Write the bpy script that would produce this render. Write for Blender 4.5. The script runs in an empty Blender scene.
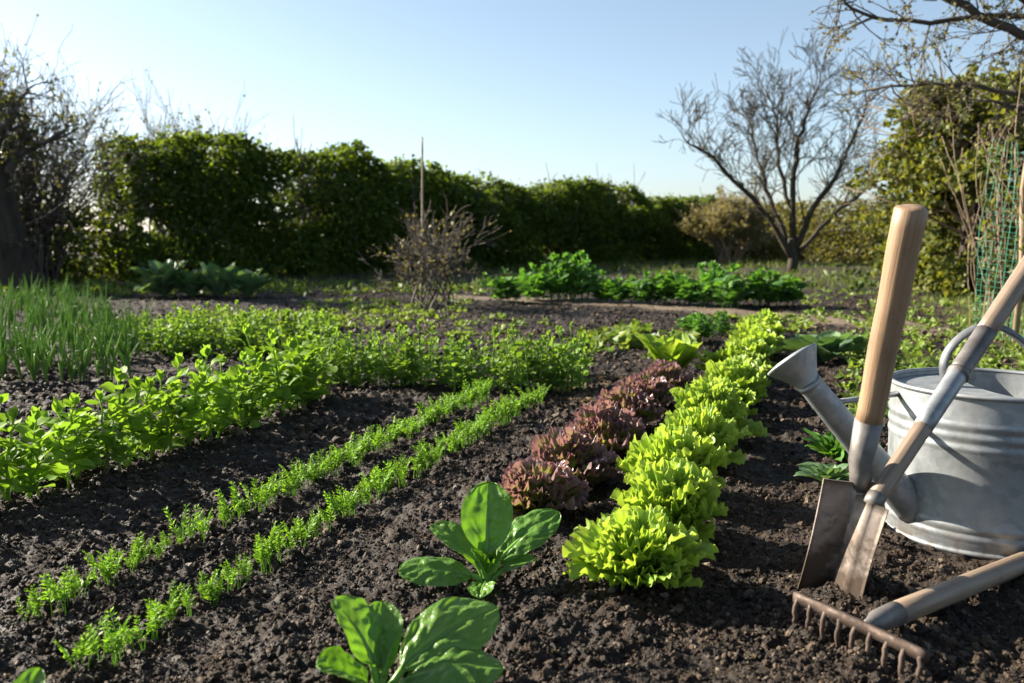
import bpy, math
import numpy as np
from mathutils import Vector, Matrix

rs = np.random.RandomState(11)
SC = bpy.context.scene
COL = SC.collection
R = math.radians
U_ = rs.uniform

# ------------------------------------------------------------------ camera maths
CAM_H, FPX, CX, CY = 0.55, 900.0, 512.0, 341.5
PITCH = math.atan(110.5 / FPX)
cP, sP = math.cos(PITCH), math.sin(PITCH)

def ray(px, py):
    yu = -(py - CY) / FPX
    return np.array([(px - CX) / FPX, cP + yu * sP, yu * cP - sP])

def at(px, py):                     # ground point seen at a pixel of the photograph
    d = ray(px, py); t = CAM_H / -d[2]
    return np.array([d[0] * t, d[1] * t, 0.0])

def P(px, py, Y):                   # point at depth Y
    d = ray(px, py); t = Y / d[1]
    return np.array([d[0] * t, Y, CAM_H + d[2] * t])

ROW = np.array([0.339, 0.941])      # direction the vegetable rows run

# ------------------------------------------------------------------ numpy noise
def hsh(ix, iy, seed):
    h = (ix.astype(np.int64) * 374761393 + iy.astype(np.int64) * 668265263 + seed * 974634777) & 0xffffffff
    h = ((h ^ (h >> 13)) * 1274126177) & 0xffffffff
    h = ((h ^ (h >> 16)) * 2246822519) & 0xffffffff
    return ((h ^ (h >> 15)) & 0xffffff) / float(0x1000000)

def vnoise(x, y, seed):
    ix, iy = np.floor(x), np.floor(y)
    fx, fy = x - ix, y - iy
    fx = fx * fx * fx * (fx * (fx * 6 - 15) + 10); fy = fy * fy * fy * (fy * (fy * 6 - 15) + 10)
    a = hsh(ix, iy, seed); b = hsh(ix + 1, iy, seed); c = hsh(ix, iy + 1, seed); d = hsh(ix + 1, iy + 1, seed)
    return (a * (1 - fx) + b * fx) * (1 - fy) + (c * (1 - fx) + d * fx) * fy

def fbm(x, y, o, seed, g=0.5):
    s = 0; a = 1; n = 0
    for i in range(o):
        s = s + a * vnoise(x * 2 ** i + i * 17.3, y * 2 ** i - i * 9.1, seed + i); n += a; a *= g
    return s / n

def worley(x, y, seed):
    ix, iy = np.floor(x), np.floor(y)
    best = np.full(x.shape, 9.0); cid = np.zeros(x.shape)
    for dx in (-1, 0, 1):
        for dy in (-1, 0, 1):
            cx, cy = ix + dx, iy + dy
            d = (cx + hsh(cx, cy, seed) - x) ** 2 + (cy + hsh(cx, cy, seed + 1) - y) ** 2
            m = d < best
            best = np.where(m, d, best); cid = np.where(m, hsh(cx, cy, seed + 2), cid)
    return np.sqrt(best), cid

def sm(a, b, x):
    t = np.clip((x - a) / (b - a), 0, 1); return t * t * (3 - 2 * t)

def seg_dist(x, y, a, b):
    d = np.array(b) - np.array(a); L2 = (d ** 2).sum()
    t = np.clip(((x - a[0]) * d[0] + (y - a[1]) * d[1]) / L2, 0, 1)
    return np.hypot(x - a[0] - t * d[0], y - a[1] - t * d[1])

# ------------------------------------------------------------------ terrain
PATH = [tuple(at(455, 297)[:2]), tuple(at(640, 304)[:2]), tuple(at(940, 330)[:2])]
CAN = at(985, 561); CAN_R = 0.172; CAN_C = np.array([(985 - 512) / 900 * 1.672, CAN[1] + 0.17])

def zone(x, y):
    """0 bare soil, path amount, grass amount"""
    w = (fbm(x * 1.3, y * 1.3, 3, 5) - .5) * .5
    pd = np.minimum(seg_dist(x, y, PATH[0], PATH[1]), seg_dist(x, y, PATH[1], PATH[2])) + w * .25
    path = 1 - sm(.16, .34, pd)
    pe = x * .941 - y * .339                       # across the rows
    gr = sm(.05, .5, pe - .45 - .0 * y + w + (y - 3.4) * -.02) * sm(2.9, 3.5, y + w)
    far = sm(7.8, 9.0, y + w * 1.5) * (.2 + .15 * sm(1.0, 3.5, x + w * 2))
    grass = np.clip(np.maximum(gr * (1 - .75 * path), far * .8), 0, 1)
    out = sm(24, 30, np.hypot(x, y))
    return path, np.maximum(grass, out)

def H0(x, y):
    x = np.asarray(x, float); y = np.asarray(y, float)
    pe = x * .941 - y * .339
    b = .020 * (fbm(x * 2.1, y * 2.1, 3, 21) - .5)
    near = 1 - sm(5, 8, y)
    b = b + near * .006 * np.cos(2 * math.pi * (pe + .30) / .36)
    dc = np.hypot(x - CAN_C[0], y - CAN_C[1])
    k = sm(.12, .4, dc)
    return b * k

def Hfull(x, y):
    path, grass = zone(x, y)
    d = np.hypot(x, y)
    amp = (1 - .85 * path) * (1 - .6 * grass) * (1 - sm(9, 20, d))
    dc = np.hypot(x - CAN_C[0], y - CAN_C[1]); amp = amp * (.25 + .75 * sm(.1, .24, dc))
    wx = x + .012 * (fbm(x * 30, y * 30, 2, 41) - .5); wy = y + .012 * (fbm(x * 30 + 9, y * 30, 2, 43) - .5)
    patch = .6 + .9 * fbm(x * 4, y * 4, 2, 77)
    f, c = worley(wx * 17, wy * 17, 51)
    h = np.clip(.62 - f, 0, 1) ** .8 * (c ** 1.6) * .024
    f, c = worley(wx * 38 + 3.3, wy * 38, 61)
    h = h + np.clip(.6 - f, 0, 1) ** .8 * (.2 + c) * .012
    f, c = worley(wx * 90 + 3.3, wy * 90, 65)
    h = h + np.clip(.6 - f, 0, 1) * (.3 + c) * .0060 * (1 - sm(3, 6, d))
    h = h + .006 * (fbm(x * 60, y * 60, 3, 37, .7) - .5) * (1 - sm(3, 6, d))
    h = h + .020 * (fbm(x * 9, y * 9, 4, 31, .6) - .5)
    h = h * amp * patch
    h = h + sm(7, 12, d) * .03 * (fbm(x * 3, y * 3, 3, 90) - .5)
    for tx, ty, hh, ww in ((at(838, 587)[0], at(838, 587)[1], .016, .055), (at(851, 600)[0], at(851, 600)[1], .020, .045)):   # earth heaved up where the blades went in
        dd = np.hypot(x - tx, y - ty); h = h + hh * np.exp(-(dd / ww) ** 2) * (.5 + 1.0 * fbm(x * 34, y * 34, 3, 404))
    return H0(x, y) + h - .008 * amp

def hz(x, y):
    return float(H0(np.array([x]), np.array([y]))[0])

# ------------------------------------------------------------------ mesh builder
class MB:
    def __init__(s): s.v = []; s.q = []; s.t = []; s.r = []; s.lu = []; s.ls = []; s.n = 0
    def add(s, v, q=None, t=None, rnd=0.5, lu=0.5, ls=0.0):
        v = np.asarray(v, float).reshape(-1, 3); k = len(v)
        s.v.append(v)
        if q is not None and len(q): s.q.append(np.asarray(q, np.int64).reshape(-1, 4) + s.n)
        if t is not None and len(t): s.t.append(np.asarray(t, np.int64).reshape(-1, 3) + s.n)
        f = lambda a: np.full(k, float(a)) if np.isscalar(a) else np.asarray(a, float).reshape(-1)
        s.r.append(f(rnd)); s.lu.append(f(lu)); s.ls.append(f(ls)); s.n += k
    def mesh(s, name, mat, smooth=True):
        me = bpy.data.meshes.new(name)
        v = np.concatenate(s.v); q = np.concatenate(s.q) if s.q else np.zeros((0, 4), int); t = np.concatenate(s.t) if s.t else np.zeros((0, 3), int)
        me.vertices.add(len(v)); me.vertices.foreach_set('co', v.astype(np.float32).ravel())
        idx = np.concatenate([q.ravel(), t.ravel()]).astype(np.int32)
        me.loops.add(len(idx)); me.loops.foreach_set('vertex_index', idx)
        st = np.concatenate([np.arange(len(q)) * 4, len(q) * 4 + np.arange(len(t)) * 3]).astype(np.int32)
        me.polygons.add(len(st)); me.polygons.foreach_set('loop_start', st)
        me.update(calc_edges=True)
        me.polygons.foreach_set('use_smooth', np.full(len(st), bool(smooth)))
        for nm, a in (('rnd', s.r), ('lu', s.lu), ('ls', s.ls)):
            me.attributes.new(nm, 'FLOAT', 'POINT').data.foreach_set('value', np.concatenate(a).astype(np.float32))
        me.materials.append(mat); me.update()
        return me
    def build(s, name, mat, parent=None, smooth=True):
        return link(bpy.data.objects.new(name, s.mesh(name, mat, smooth)), parent)

def link(o, parent=None):
    COL.objects.link(o)
    if parent is not None: o.parent = parent
    return o

def tag(o, label=None, cat=None, group=None, kind=None):
    if label: o['label'] = label
    if cat: o['category'] = cat
    if group: o['group'] = group
    if kind: o['kind'] = kind
    return o

def empty(name, loc=(0, 0, 0)):
    o = bpy.data.objects.new(name, None); o.empty_display_size = .05; o.location = [float(c) for c in loc]
    return link(o)

def inst(name, me, loc, rz=0, sc=1.0, tilt=(0, 0)):
    o = bpy.data.objects.new(name, me); o.location = [float(c) for c in loc]
    o.rotation_euler = (tilt[0], tilt[1], rz)
    o.scale = (sc, sc, sc) if np.isscalar(sc) else sc
    return link(o)

def gridq(nu, nv, wrap=False):
    i, j = np.meshgrid(np.arange(nu - 1), np.arange(nv if wrap else nv - 1), indexing='ij')
    j2 = (j + 1) % nv
    return np.stack([i * nv + j, i * nv + j2, (i + 1) * nv + j2, (i + 1) * nv + j], -1).reshape(-1, 4)

def tube(mb, pts, rad, n=6, rnd=.5, cap=True, lu=None):
    pts = np.asarray(pts, float); m = len(pts); rad = np.broadcast_to(np.asarray(rad, float), (m,))
    tg = np.gradient(pts, axis=0); tg /= np.linalg.norm(tg, axis=1)[:, None] + 1e-12
    up = np.array([0, 0, 1.]) if abs(tg[0][2]) < .9 else np.array([0, 1., 0])
    a = np.cross(tg[0], up); a /= np.linalg.norm(a)
    A = np.zeros((m, 3)); 
    for i in range(m):
        a = a - tg[i] * a.dot(tg[i]); a /= np.linalg.norm(a) + 1e-12; A[i] = a
    B = np.cross(tg, A)
    th = np.arange(n) * 2 * math.pi / n
    v = pts[:, None] + rad[:, None, None] * (A[:, None] * np.cos(th)[None, :, None] + B[:, None] * np.sin(th)[None, :, None])
    v = v.reshape(-1, 3); q = gridq(m, n, True); t = []
    L = np.repeat(np.linspace(0, 1, m) if lu is None else lu, n)
    if cap:
        v = np.vstack([v, pts[0], pts[-1]]); L = np.append(L, [L[0], L[-1]]); b = m * n
        t = [(b, (j + 1) % n, j) for j in range(n)] + [(b + 1, (m - 1) * n + j, (m - 1) * n + (j + 1) % n) for j in range(n)]
    mb.add(v, q, t, rnd, L, 0)

def lathe(mb, prof, n=64, center=(0, 0, 0), rnd=.5):
    prof = np.asarray(prof, float); th = np.arange(n) * 2 * math.pi / n
    v = np.stack([prof[:, None, 0] * np.cos(th), prof[:, None, 0] * np.sin(th), np.repeat(prof[:, 1][:, None], n, 1)], -1) + np.array(center)
    mb.add(v.reshape(-1, 3), gridq(len(prof), n, True), None, rnd, np.repeat(np.linspace(0, 1, len(prof)), n))

# generic leaf blade
def leaf(mb, base, az, e0, e1, L, W, nu=10, nv=8, fan=False, cup=.15, ruff=0., k=(7, 13), roll=0., rnd=None, pucker=0.,
         rounding=0., jag=0., pw=1.25, a=.8, curl=1.3, sb=0., wave=0., pet=0.):
    u = np.linspace(0, 1, nu); s = np.linspace(-1, 1, nv); U, S = np.meshgrid(u, s, indexing='ij')
    if fan: w = .12 + .88 * np.sin(np.clip(U, 0, 1) * 1.75) ** 1.1
    else: w = np.clip(np.sin(math.pi * np.clip(U, 0, 1) ** a), 0, 1) ** pw; w = np.maximum(w, .03 * (1 - U))
    if pet: w = w * (.16 + .84 * sm(pet * .35, pet, U))
    l = L * U * (1 - rounding * S ** 2 * U)
    p1, p2, p3 = rs.uniform(0, 6.28, 3)
    th = np.arctan2(S * w * W, l - .33 * L)
    E = np.clip((np.maximum(np.abs(S), U ** 2.2 if fan else 0 * U) - .35) / .65, 0, 1) ** 1.4
    if jag and not fan: l = l * (1 + jag * E * np.sin(k[0] * 1.35 * th + p3))
    tt = np.linspace(0, 1.15, 48); ee = np.radians(e0 + (e1 - e0) * np.clip(tt, 0, 1) ** curl)
    xs = np.concatenate([[0], np.cumsum(np.cos(ee[:-1]) * np.diff(tt))]) * L; zs = np.concatenate([[0], np.cumsum(np.sin(ee[:-1]) * np.diff(tt))]) * L
    tl = l / L
    X = np.interp(tl, tt, xs); Z = np.interp(tl, tt, zs); E_ = np.interp(tl, tt, ee)
    side = S * w * W; d = cup * np.abs(S) ** 1.6 * w * W
    if fan:
        ph_ = S * R(83); rho = U * L * np.cos(ph_) ** .75; E = np.clip((U - .50) / .50, 0, 1) ** 1.25; th = 2 * ph_; lob = np.abs(np.sin(k[0] * .62 * th + p3)) ** .55
        rho = rho * (1 + .13 * E * (lob - .8) + jag * E * np.sin(k[1] * .8 * th + p2) + .05 * E * np.sin(3.1 * th + p1))
        l = rho * np.cos(ph_); side = rho * np.sin(ph_) * 2 * W / L; d = cup * (side / W) ** 2 * W * .5
        tl = l / L; X = np.interp(tl, tt, xs); Z = np.interp(tl, tt, zs); E_ = np.interp(tl, tt, ee)
    rf = np.sin(k[0] * th + p1 + .8 * np.sin(2.3 * th + p3)) * (1 + .35 * np.sin(3.7 * th + p2)) + .75 * np.sin(k[1] * th + p2 + .9 * np.sin(4.1 * th + p1)) * np.clip(E * 1.5 - .5, 0, 1)
    d = d + ruff * E * W * rf
    side = side + ruff * (.22 if fan else .5) * E * W * np.cos(k[0] * th + p1 + .6)
    if fan: d = d + .22 * W * (vnoise(U * 6 + p1 * 9, S * 8 + p2 * 9, 5) - .5) * np.clip(U * 3, 0, 1)
    if wave: d = d + wave * W * np.sin(U * 7 + p1) * S
    if pucker:
        ph = np.abs(np.sin(math.pi * (U * 5.5 - np.abs(S) * 1.4 + .35 * np.sign(S) + .9 * (vnoise(U * 4 + p3 * 9, S * 3, 4) - .5))))
        d = d + pucker * W * (ph ** .7 - .5) * np.clip(w, 0, 1) * np.clip(np.abs(S) * 3, 0, 1) * np.clip((1.15 - np.abs(S)) * 3, 0, 1)
        d = d + pucker * W * 1.0 * np.clip(np.abs(S) * 4, 0, 1)
        d = d + pucker * 1.5 * W * (vnoise(U * 8 + p1 * 9, S * 4 + p2 * 9, 3) - .5)
    cr, sr = math.cos(roll), math.sin(roll)
    sd = side * cr - d * sr; nn = side * sr + d * cr
    o = np.array([math.cos(az), math.sin(az), 0]); sv = np.array([-math.sin(az), math.cos(az), 0]); zz = np.array([0, 0, 1.])
    pos = np.asarray(base)[None, None] + o * (X - nn * np.sin(E_))[..., None] + zz * (Z + nn * np.cos(E_))[..., None] + sv * (sd + sb * L * tl ** 2)[..., None]
    mb.add(pos.reshape(-1, 3), gridq(nu, nv), None, rs.rand() if rnd is None else rnd, U.ravel(), S.ravel())
    mid = nv // 2
    return pos[:, mid]

def cards(mb, c, d, size, fold=.25, asp=.42):
    """many single leaves: centre points, directions, lengths - folded diamonds"""
    n = len(c); d = d / (np.linalg.norm(d, axis=1)[:, None] + 1e-9)
    r = rs.normal(size=(n, 3)); s = np.cross(d, r); s /= np.linalg.norm(s, axis=1)[:, None] + 1e-9
    nn = np.cross(s, d); size = np.asarray(size)[:, None]
    b = c - d * size * .5; t = c + d * size * .5 - nn * size * .12
    l = c - d * size * .06 + s * size * asp + nn * size * fold; r_ = c - d * size * .06 - s * size * asp + nn * size * fold
    v = np.stack([b, r_, t, l], 1).reshape(-1, 3); i = np.arange(n)[:, None] * 4
    tri = np.concatenate([i + [0, 1, 2], i + [0, 2, 3]])
    mb.add(v, None, tri, np.repeat(rs.rand(n), 4), np.tile([0, .5, 1, .5], n), np.tile([0, 1, 0, -1], n))

def blades(mb, base, h, w, lean=.35, seg=3):
    n = len(base); az = U_(0, 6.28, n); fz = U_(0, 6.28, n); ln = np.abs(rs.normal(0, lean, n))
    t = np.linspace(0, 1, seg + 1)
    ox = (np.cos(az) * ln * h)[:, None] * t ** 1.8; oy = (np.sin(az) * ln * h)[:, None] * t ** 1.8; oz = h[:, None] * t * (1 - .25 * np.minimum(ln, 1.5)[:, None] * t)
    wd = w[:, None] * np.clip(1 - t ** 1.6, .04, 1) * .5
    cx, sx = np.cos(fz)[:, None], np.sin(fz)[:, None]
    c = np.stack([base[:, 0:1] + ox, base[:, 1:2] + oy, base[:, 2:3] + oz], -1)
    off = np.stack([cx * wd, sx * wd, 0 * wd], -1)
    v = np.stack([c - off, c + off], 2).reshape(n, -1, 3)
    k = np.arange(seg)[:, None] * 2 + np.array([0, 1, 3, 2]); q = (np.arange(n)[:, None, None] * (2 * seg + 2) + k).reshape(-1, 4)
    mb.add(v.reshape(-1, 3), q, None, np.repeat(rs.rand(n), 2 * seg + 2), np.tile(np.repeat(t, 2), n), 0)

# ------------------------------------------------------------------ materials
def newmat(name):
    m = bpy.data.materials.new(name); m.use_nodes = True; nt = m.node_tree; nt.nodes.clear()
    return m, nt
def nd(nt, ty, **kw):
    n = nt.nodes.new(ty)
    for k_, v in kw.items():
        if k_.startswith('i_'): n.inputs[k_[2:].replace('_', ' ')].default_value = v
        else: setattr(n, k_, v)
    return n
def c4(c): return (c[0], c[1], c[2], 1)
def mixc(nt, f, a, b, mode='MIX'):
    n = nt.nodes.new('ShaderNodeMix'); n.data_type = 'RGBA'; n.blend_type = mode
    for s_, val in ((n.inputs[0], f), (n.inputs[6], a), (n.inputs[7], b)):
        if hasattr(val, 'links'): nt.links.new(val, s_)
        elif isinstance(val, (tuple, list)): s_.default_value = c4(val)
        else: s_.default_value = val
    return n.outputs[2]
def math_(nt, op, a, b=0., c=None, clamp=False):
    n = nt.nodes.new('ShaderNodeMath'); n.operation = op; n.use_clamp = clamp
    for s_, val in zip(n.inputs, (a, b, c)):
        if val is None: continue
        if hasattr(val, 'links'): nt.links.new(val, s_)
        else: s_.default_value = val
    return n.outputs[0]
def mrange(nt, v, a, b, c=0., d=1.):
    n = nt.nodes.new('ShaderNodeMapRange'); n.interpolation_type = 'SMOOTHSTEP'
    nt.links.new(v, n.inputs[0])
    for i, x in enumerate((a, b, c, d)): n.inputs[i + 1].default_value = x
    return n.outputs[0]
def attr(nt, nm): return nd(nt, 'ShaderNodeAttribute', attribute_name=nm).outputs['Fac']
def noise(nt, sc, det=3, rough=.55, vec=None, out='Fac'):
    n = nd(nt, 'ShaderNodeTexNoise'); n.inputs['Scale'].default_value = sc; n.inputs['Detail'].default_value = det; n.inputs['Roughness'].default_value = rough
    if vec is None: vec = nd(nt, 'ShaderNodeTexCoord').outputs['Object']
    nt.links.new(vec, n.inputs['Vector'])
    return n.outputs[out]

def leafmat(name, ca, cb, tf=.4, tcol=(1.3, 1.35, .5), rough=.45, spec=.4, edge=None, vein=None, base=None, obj=.25, nscale=14, bump=0.):
    m, nt = newmat(name)
    col = mixc(nt, attr(nt, 'rnd'), ca, cb)
    if base is not None:                       # pigment towards the leaf base
        col = mixc(nt, mrange(nt, attr(nt, 'lu'), base[1], base[2]), base[0], col)
    if edge is not None:
        n_ = math_(nt, 'ADD', attr(nt, 'lu'), math_(nt, 'MULTIPLY', math_(nt, 'SUBTRACT', noise(nt, 40), .5), .35))
        col = mixc(nt, mrange(nt, n_, edge[1], edge[2]), col, edge[0])
    if vein is not None:
        s_ = math_(nt, 'ABSOLUTE', attr(nt, 'ls')); lu = attr(nt, 'lu')
        mid = mrange(nt, math_(nt, 'ADD', s_, math_(nt, 'MULTIPLY', lu, .05)), .04, .10, 1, 0)
        la = math_(nt, 'FRACT', math_(nt, 'SUBTRACT', math_(nt, 'MULTIPLY', lu, 6.5), math_(nt, 'MULTIPLY', s_, 1.7)))
        la = math_(nt, 'ABSOLUTE', math_(nt, 'SUBTRACT', la, .5))
        la = math_(nt, 'MULTIPLY', mrange(nt, la, .47, .5, 0, .15), mrange(nt, s_, .9, .5))
        v_ = math_(nt, 'MAXIMUM', mid, la)
        col = mixc(nt, math_(nt, 'MULTIPLY', v_, vein[1]), col, vein[0])
    oi = nd(nt, 'ShaderNodeObjectInfo').outputs['Random']
    nz = noise(nt, nscale, 2)
    fac = math_(nt, 'ADD', math_(nt, 'MULTIPLY', oi, obj), math_(nt, 'MULTIPLY', nz, .5))
    fac = math_(nt, 'ADD', fac, .75 - obj * .5)
    comb = nd(nt, 'ShaderNodeCombineColor'); [nt.links.new(fac, comb.inputs[i]) for i in range(3)]
    col = mixc(nt, 1., col, comb.outputs[0], 'MULTIPLY')
    pb = nd(nt, 'ShaderNodeBsdfPrincipled'); nt.links.new(col, pb.inputs['Base Color']); pb.inputs['Roughness'].default_value = rough
    pb.inputs['Specular IOR Level'].default_value = spec
    tr = nd(nt, 'ShaderNodeBsdfTranslucent'); nt.links.new(mixc(nt, 1., col, tcol, 'MULTIPLY'), tr.inputs['Color'])
    if bump:
        bp = nd(nt, 'ShaderNodeBump'); bp.inputs['Strength'].default_value = bump; bp.inputs['Distance'].default_value = .004
        nt.links.new(noise(nt, 75, 3), bp.inputs['Height']); nt.links.new(bp.outputs[0], pb.inputs['Normal'])
    ms = nd(nt, 'ShaderNodeMixShader'); ms.inputs[0].default_value = tf
    nt.links.new(pb.outputs[0], ms.inputs[1]); nt.links.new(tr.outputs[0], ms.inputs[2])
    out = nd(nt, 'ShaderNodeOutputMaterial'); nt.links.new(ms.outputs[0], out.inputs['Surface'])
    return m

def solid(name, ca, cb, rough=.8, spec=.3, metal=0., ns=20, stretch=None, bump=0., bscale=60, usernd=False, rough2=None):
    m, nt = newmat(name)
    vec = nd(nt, 'ShaderNodeTexCoord').outputs['Object']
    if stretch:
        mp = nd(nt, 'ShaderNodeMapping'); mp.inputs['Scale'].default_value = stretch; nt.links.new(vec, mp.inputs['Vector']); vec = mp.outputs[0]
    nz = noise(nt, ns, 5, .6, vec)
    f = mrange(nt, nz, .3, .7)
    if usernd: f = math_(nt, 'ADD', math_(nt, 'MULTIPLY', f, .4), math_(nt, 'MULTIPLY', attr(nt, 'rnd'), .6))
    col = mixc(nt, f, ca, cb)
    pb = nd(nt, 'ShaderNodeBsdfPrincipled'); nt.links.new(col, pb.inputs['Base Color'])
    pb.inputs['Roughness'].default_value = rough; pb.inputs['Specular IOR Level'].default_value = spec; pb.inputs['Metallic'].default_value = metal
    if rough2 is not None: nt.links.new(mrange(nt, noise(nt, ns * 2.3, 4, .6, vec), .3, .7, rough, rough2), pb.inputs['Roughness'])
    if bump:
        bp = nd(nt, 'ShaderNodeBump'); bp.inputs['Strength'].default_value = bump; bp.inputs['Distance'].default_value = .003
        nt.links.new(noise(nt, bscale, 4, .6, vec), bp.inputs['Height']); nt.links.new(bp.outputs[0], pb.inputs['Normal'])
    out = nd(nt, 'ShaderNodeOutputMaterial'); nt.links.new(pb.outputs[0], out.inputs['Surface'])
    return m

def soilmat(name, crumbs=False):
    m, nt = newmat(name)
    geo = nd(nt, 'ShaderNodeNewGeometry').outputs['Position']
    big = noise(nt, 2.2, 4, .6, geo); mid = noise(nt, 22, 4, .6, geo); fine = noise(nt, 160, 4, .65, geo)
    f = math_(nt, 'ADD', math_(nt, 'MULTIPLY', mrange(nt, big, .35, .65), .4), math_(nt, 'MULTIPLY', mrange(nt, mid, .3, .7), .6))
    col = mixc(nt, f, (.0078, .0048, .0029), (.026, .0160, .0094))
    col = mixc(nt, mrange(nt, fine, .52, .75, 0, .7), col, (.095, .067, .047))
    if crumbs:
        col = mixc(nt, mrange(nt, attr(nt, 'rnd'), .35, 1., 0, .85), col, (.10, .069, .044))
        col = mixc(nt, mrange(nt, attr(nt, 'rnd'), .93, .97, 0, .6), col, (.20, .16, .12))
    else:
        col = mixc(nt, attr(nt, 'lu'), col, mixc(nt, mid, (.10, .074, .053), (.19, .145, .105)))          # trodden path
        gcol = mixc(nt, mrange(nt, mid, .3, .7), (.035, .040, .015), (.085, .075, .035))
        col = mixc(nt, math_(nt, 'MULTIPLY', attr(nt, 'ls'), .8), col, gcol)
    pb = nd(nt, 'ShaderNodeBsdfPrincipled'); nt.links.new(col, pb.inputs['Base Color'])
    nt.links.new(mrange(nt, mid, .3, .7, .55, .9), pb.inputs['Roughness']); pb.inputs['Specular IOR Level'].default_value = .26
    bp = nd(nt, 'ShaderNodeBump'); bp.inputs['Strength'].default_value = .9; bp.inputs['Distance'].default_value = .004
    nt.links.new(math_(nt, 'ADD', fine, math_(nt, 'MULTIPLY', noise(nt, 420, 3, .6, geo), .5)), bp.inputs['Height']); nt.links.new(bp.outputs[0], pb.inputs['Normal'])
    out = nd(nt, 'ShaderNodeOutputMaterial'); nt.links.new(pb.outputs[0], out.inputs['Surface'])
    return m

M = {}
M['soil'] = soilmat('soil'); M['crumb'] = soilmat('soil_crumb', True)
M['lettuce'] = leafmat('lettuce_leaf', (.195, .345, .032), (.315, .455, .062), .45, (1.2, 1.12, .55), .42, .4, base=((.34, .44, .14), .0, .5), edge=((.36, .48, .10), .8, 1.12), obj=.2, nscale=30, bump=.5)
M['redlettuce'] = leafmat('red_lettuce_leaf', (.25, .17, .155), (.205, .125, .15), .40, (1.15, 1.0, .65), .34, .6, base=((.22, .27, .045), .68, 1.03), edge=((.24, .12, .175), .8, 1.1), obj=.2, nscale=30, bump=.5)
M['chard'] = leafmat('chard_leaf', (.095, .215, .026), (.135, .265, .04), .36, (1.3, 1.35, .35), .34, .55, vein=((.20, .36, .07), .6), obj=.12, nscale=26, bump=1.0)
M['chardstem'] = leafmat('chard_stem', (.16, .33, .05), (.22, .40, .08), .3, (1.1, 1.1, .5), .35, .5)
M['pea'] = leafmat('pea_leaf', (.14, .25, .035), (.22, .35, .055), .45, (1.25, 1.25, .45), .6, .18, obj=.25)
M['carrot'] = leafmat('carrot_leaf', (.13, .27, .03), (.22, .38, .05), .42, (1.25, 1.25, .45), .5, .3, obj=.3)
M['onion'] = leafmat('onion_leaf', (.125, .225, .042), (.22, .345, .075), .42, (1.25, 1.3, .5), .45, .35, obj=.3)
M['bean'] = leafmat('seedling_leaf', (.11, .20, .035), (.20, .31, .065), .42, (1.25, 1.25, .45), .6, .18, obj=.35)
M['greens'] = leafmat('greens_leaf', (.05, .14, .03), (.12, .25, .055), .40, (1.3, 1.35, .4), .5, .3, vein=((.16, .30, .09), .6), obj=.4)
M['brassica'] = leafmat('brassica_leaf', (.09, .17, .075), (.16, .26, .12), .3, (1.2, 1.25, .5), .38, .5, vein=((.35, .42, .28), .7), obj=.25)
M['hedge'] = leafmat('hedge_leaf', (.042, .078, .014), (.115, .165, .030), .5, (1.6, 1.5, .35), .5, .25, obj=.1, nscale=1.2)
M['hedgeyellow'] = leafmat('yellow_green_leaf', (.05, .08, .015), (.16, .19, .04), .42, (1.5, 1.4, .4), .5, .25, obj=.1, nscale=1.2)  # low left hedge, leaf colour yellower than the tall hedge
M['olive'] = leafmat('olive_hedge_leaf', (.085, .095, .028), (.20, .185, .06), .4, (1.3, 1.2, .5), .5, .3, obj=.1, nscale=1.5)
M['pale'] = leafmat('pale_shrub_leaf', (.13, .125, .05), (.24, .22, .085), .4, (1.2, 1.1, .6), .5, .3, obj=.1, nscale=3)
M['ivy'] = leafmat('ivy_leaf', (.055, .08, .017), (.18, .19, .05), .42, (1.4, 1.3, .4), .5, .25, obj=.1, nscale=2.5)
M['bud'] = leafmat('spring_bud', (.14, .125, .05), (.22, .21, .08), .4, (1.2, 1.1, .6), .5, .3)
M['grass'] = leafmat('grass_blade', (.075, .125, .02), (.20, .23, .06), .4, (1.2, 1.15, .5), .5, .3, nscale=2)
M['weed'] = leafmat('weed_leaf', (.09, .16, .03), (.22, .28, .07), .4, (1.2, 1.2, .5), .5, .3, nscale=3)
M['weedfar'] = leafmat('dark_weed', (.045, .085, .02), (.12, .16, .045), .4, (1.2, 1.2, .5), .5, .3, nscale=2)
M['litter'] = leafmat('dead_leaf', (.10, .065, .035), (.22, .17, .10), .2, (1.1, 1, .8), .6, .3)
M['bark'] = solid('bark', (.020, .016, .012), (.055, .044, .034), .9, .2, ns=14, stretch=(1, 1, .25), bump=.8, bscale=40)
M['twig'] = solid('twig_bark', (.05, .041, .034), (.13, .11, .092), .8, .25, ns=12, usernd=True)
M['palewood'] = solid('dry_stem', (.16, .11, .075), (.33, .25, .17), .8, .25, ns=12, usernd=True)
M['branch'] = solid('bare_branch', (.026, .021, .014), (.062, .050, .032), .8, .25, ns=12, usernd=True)
M['cane'] = solid('bamboo_cane', (.22, .18, .12), (.38, .32, .22), .55, .35, ns=9, stretch=(1, 1, .2))
M['net'] = solid('green_net', (.015, .16, .09), (.03, .25, .15), .5, .4, ns=10)

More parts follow.
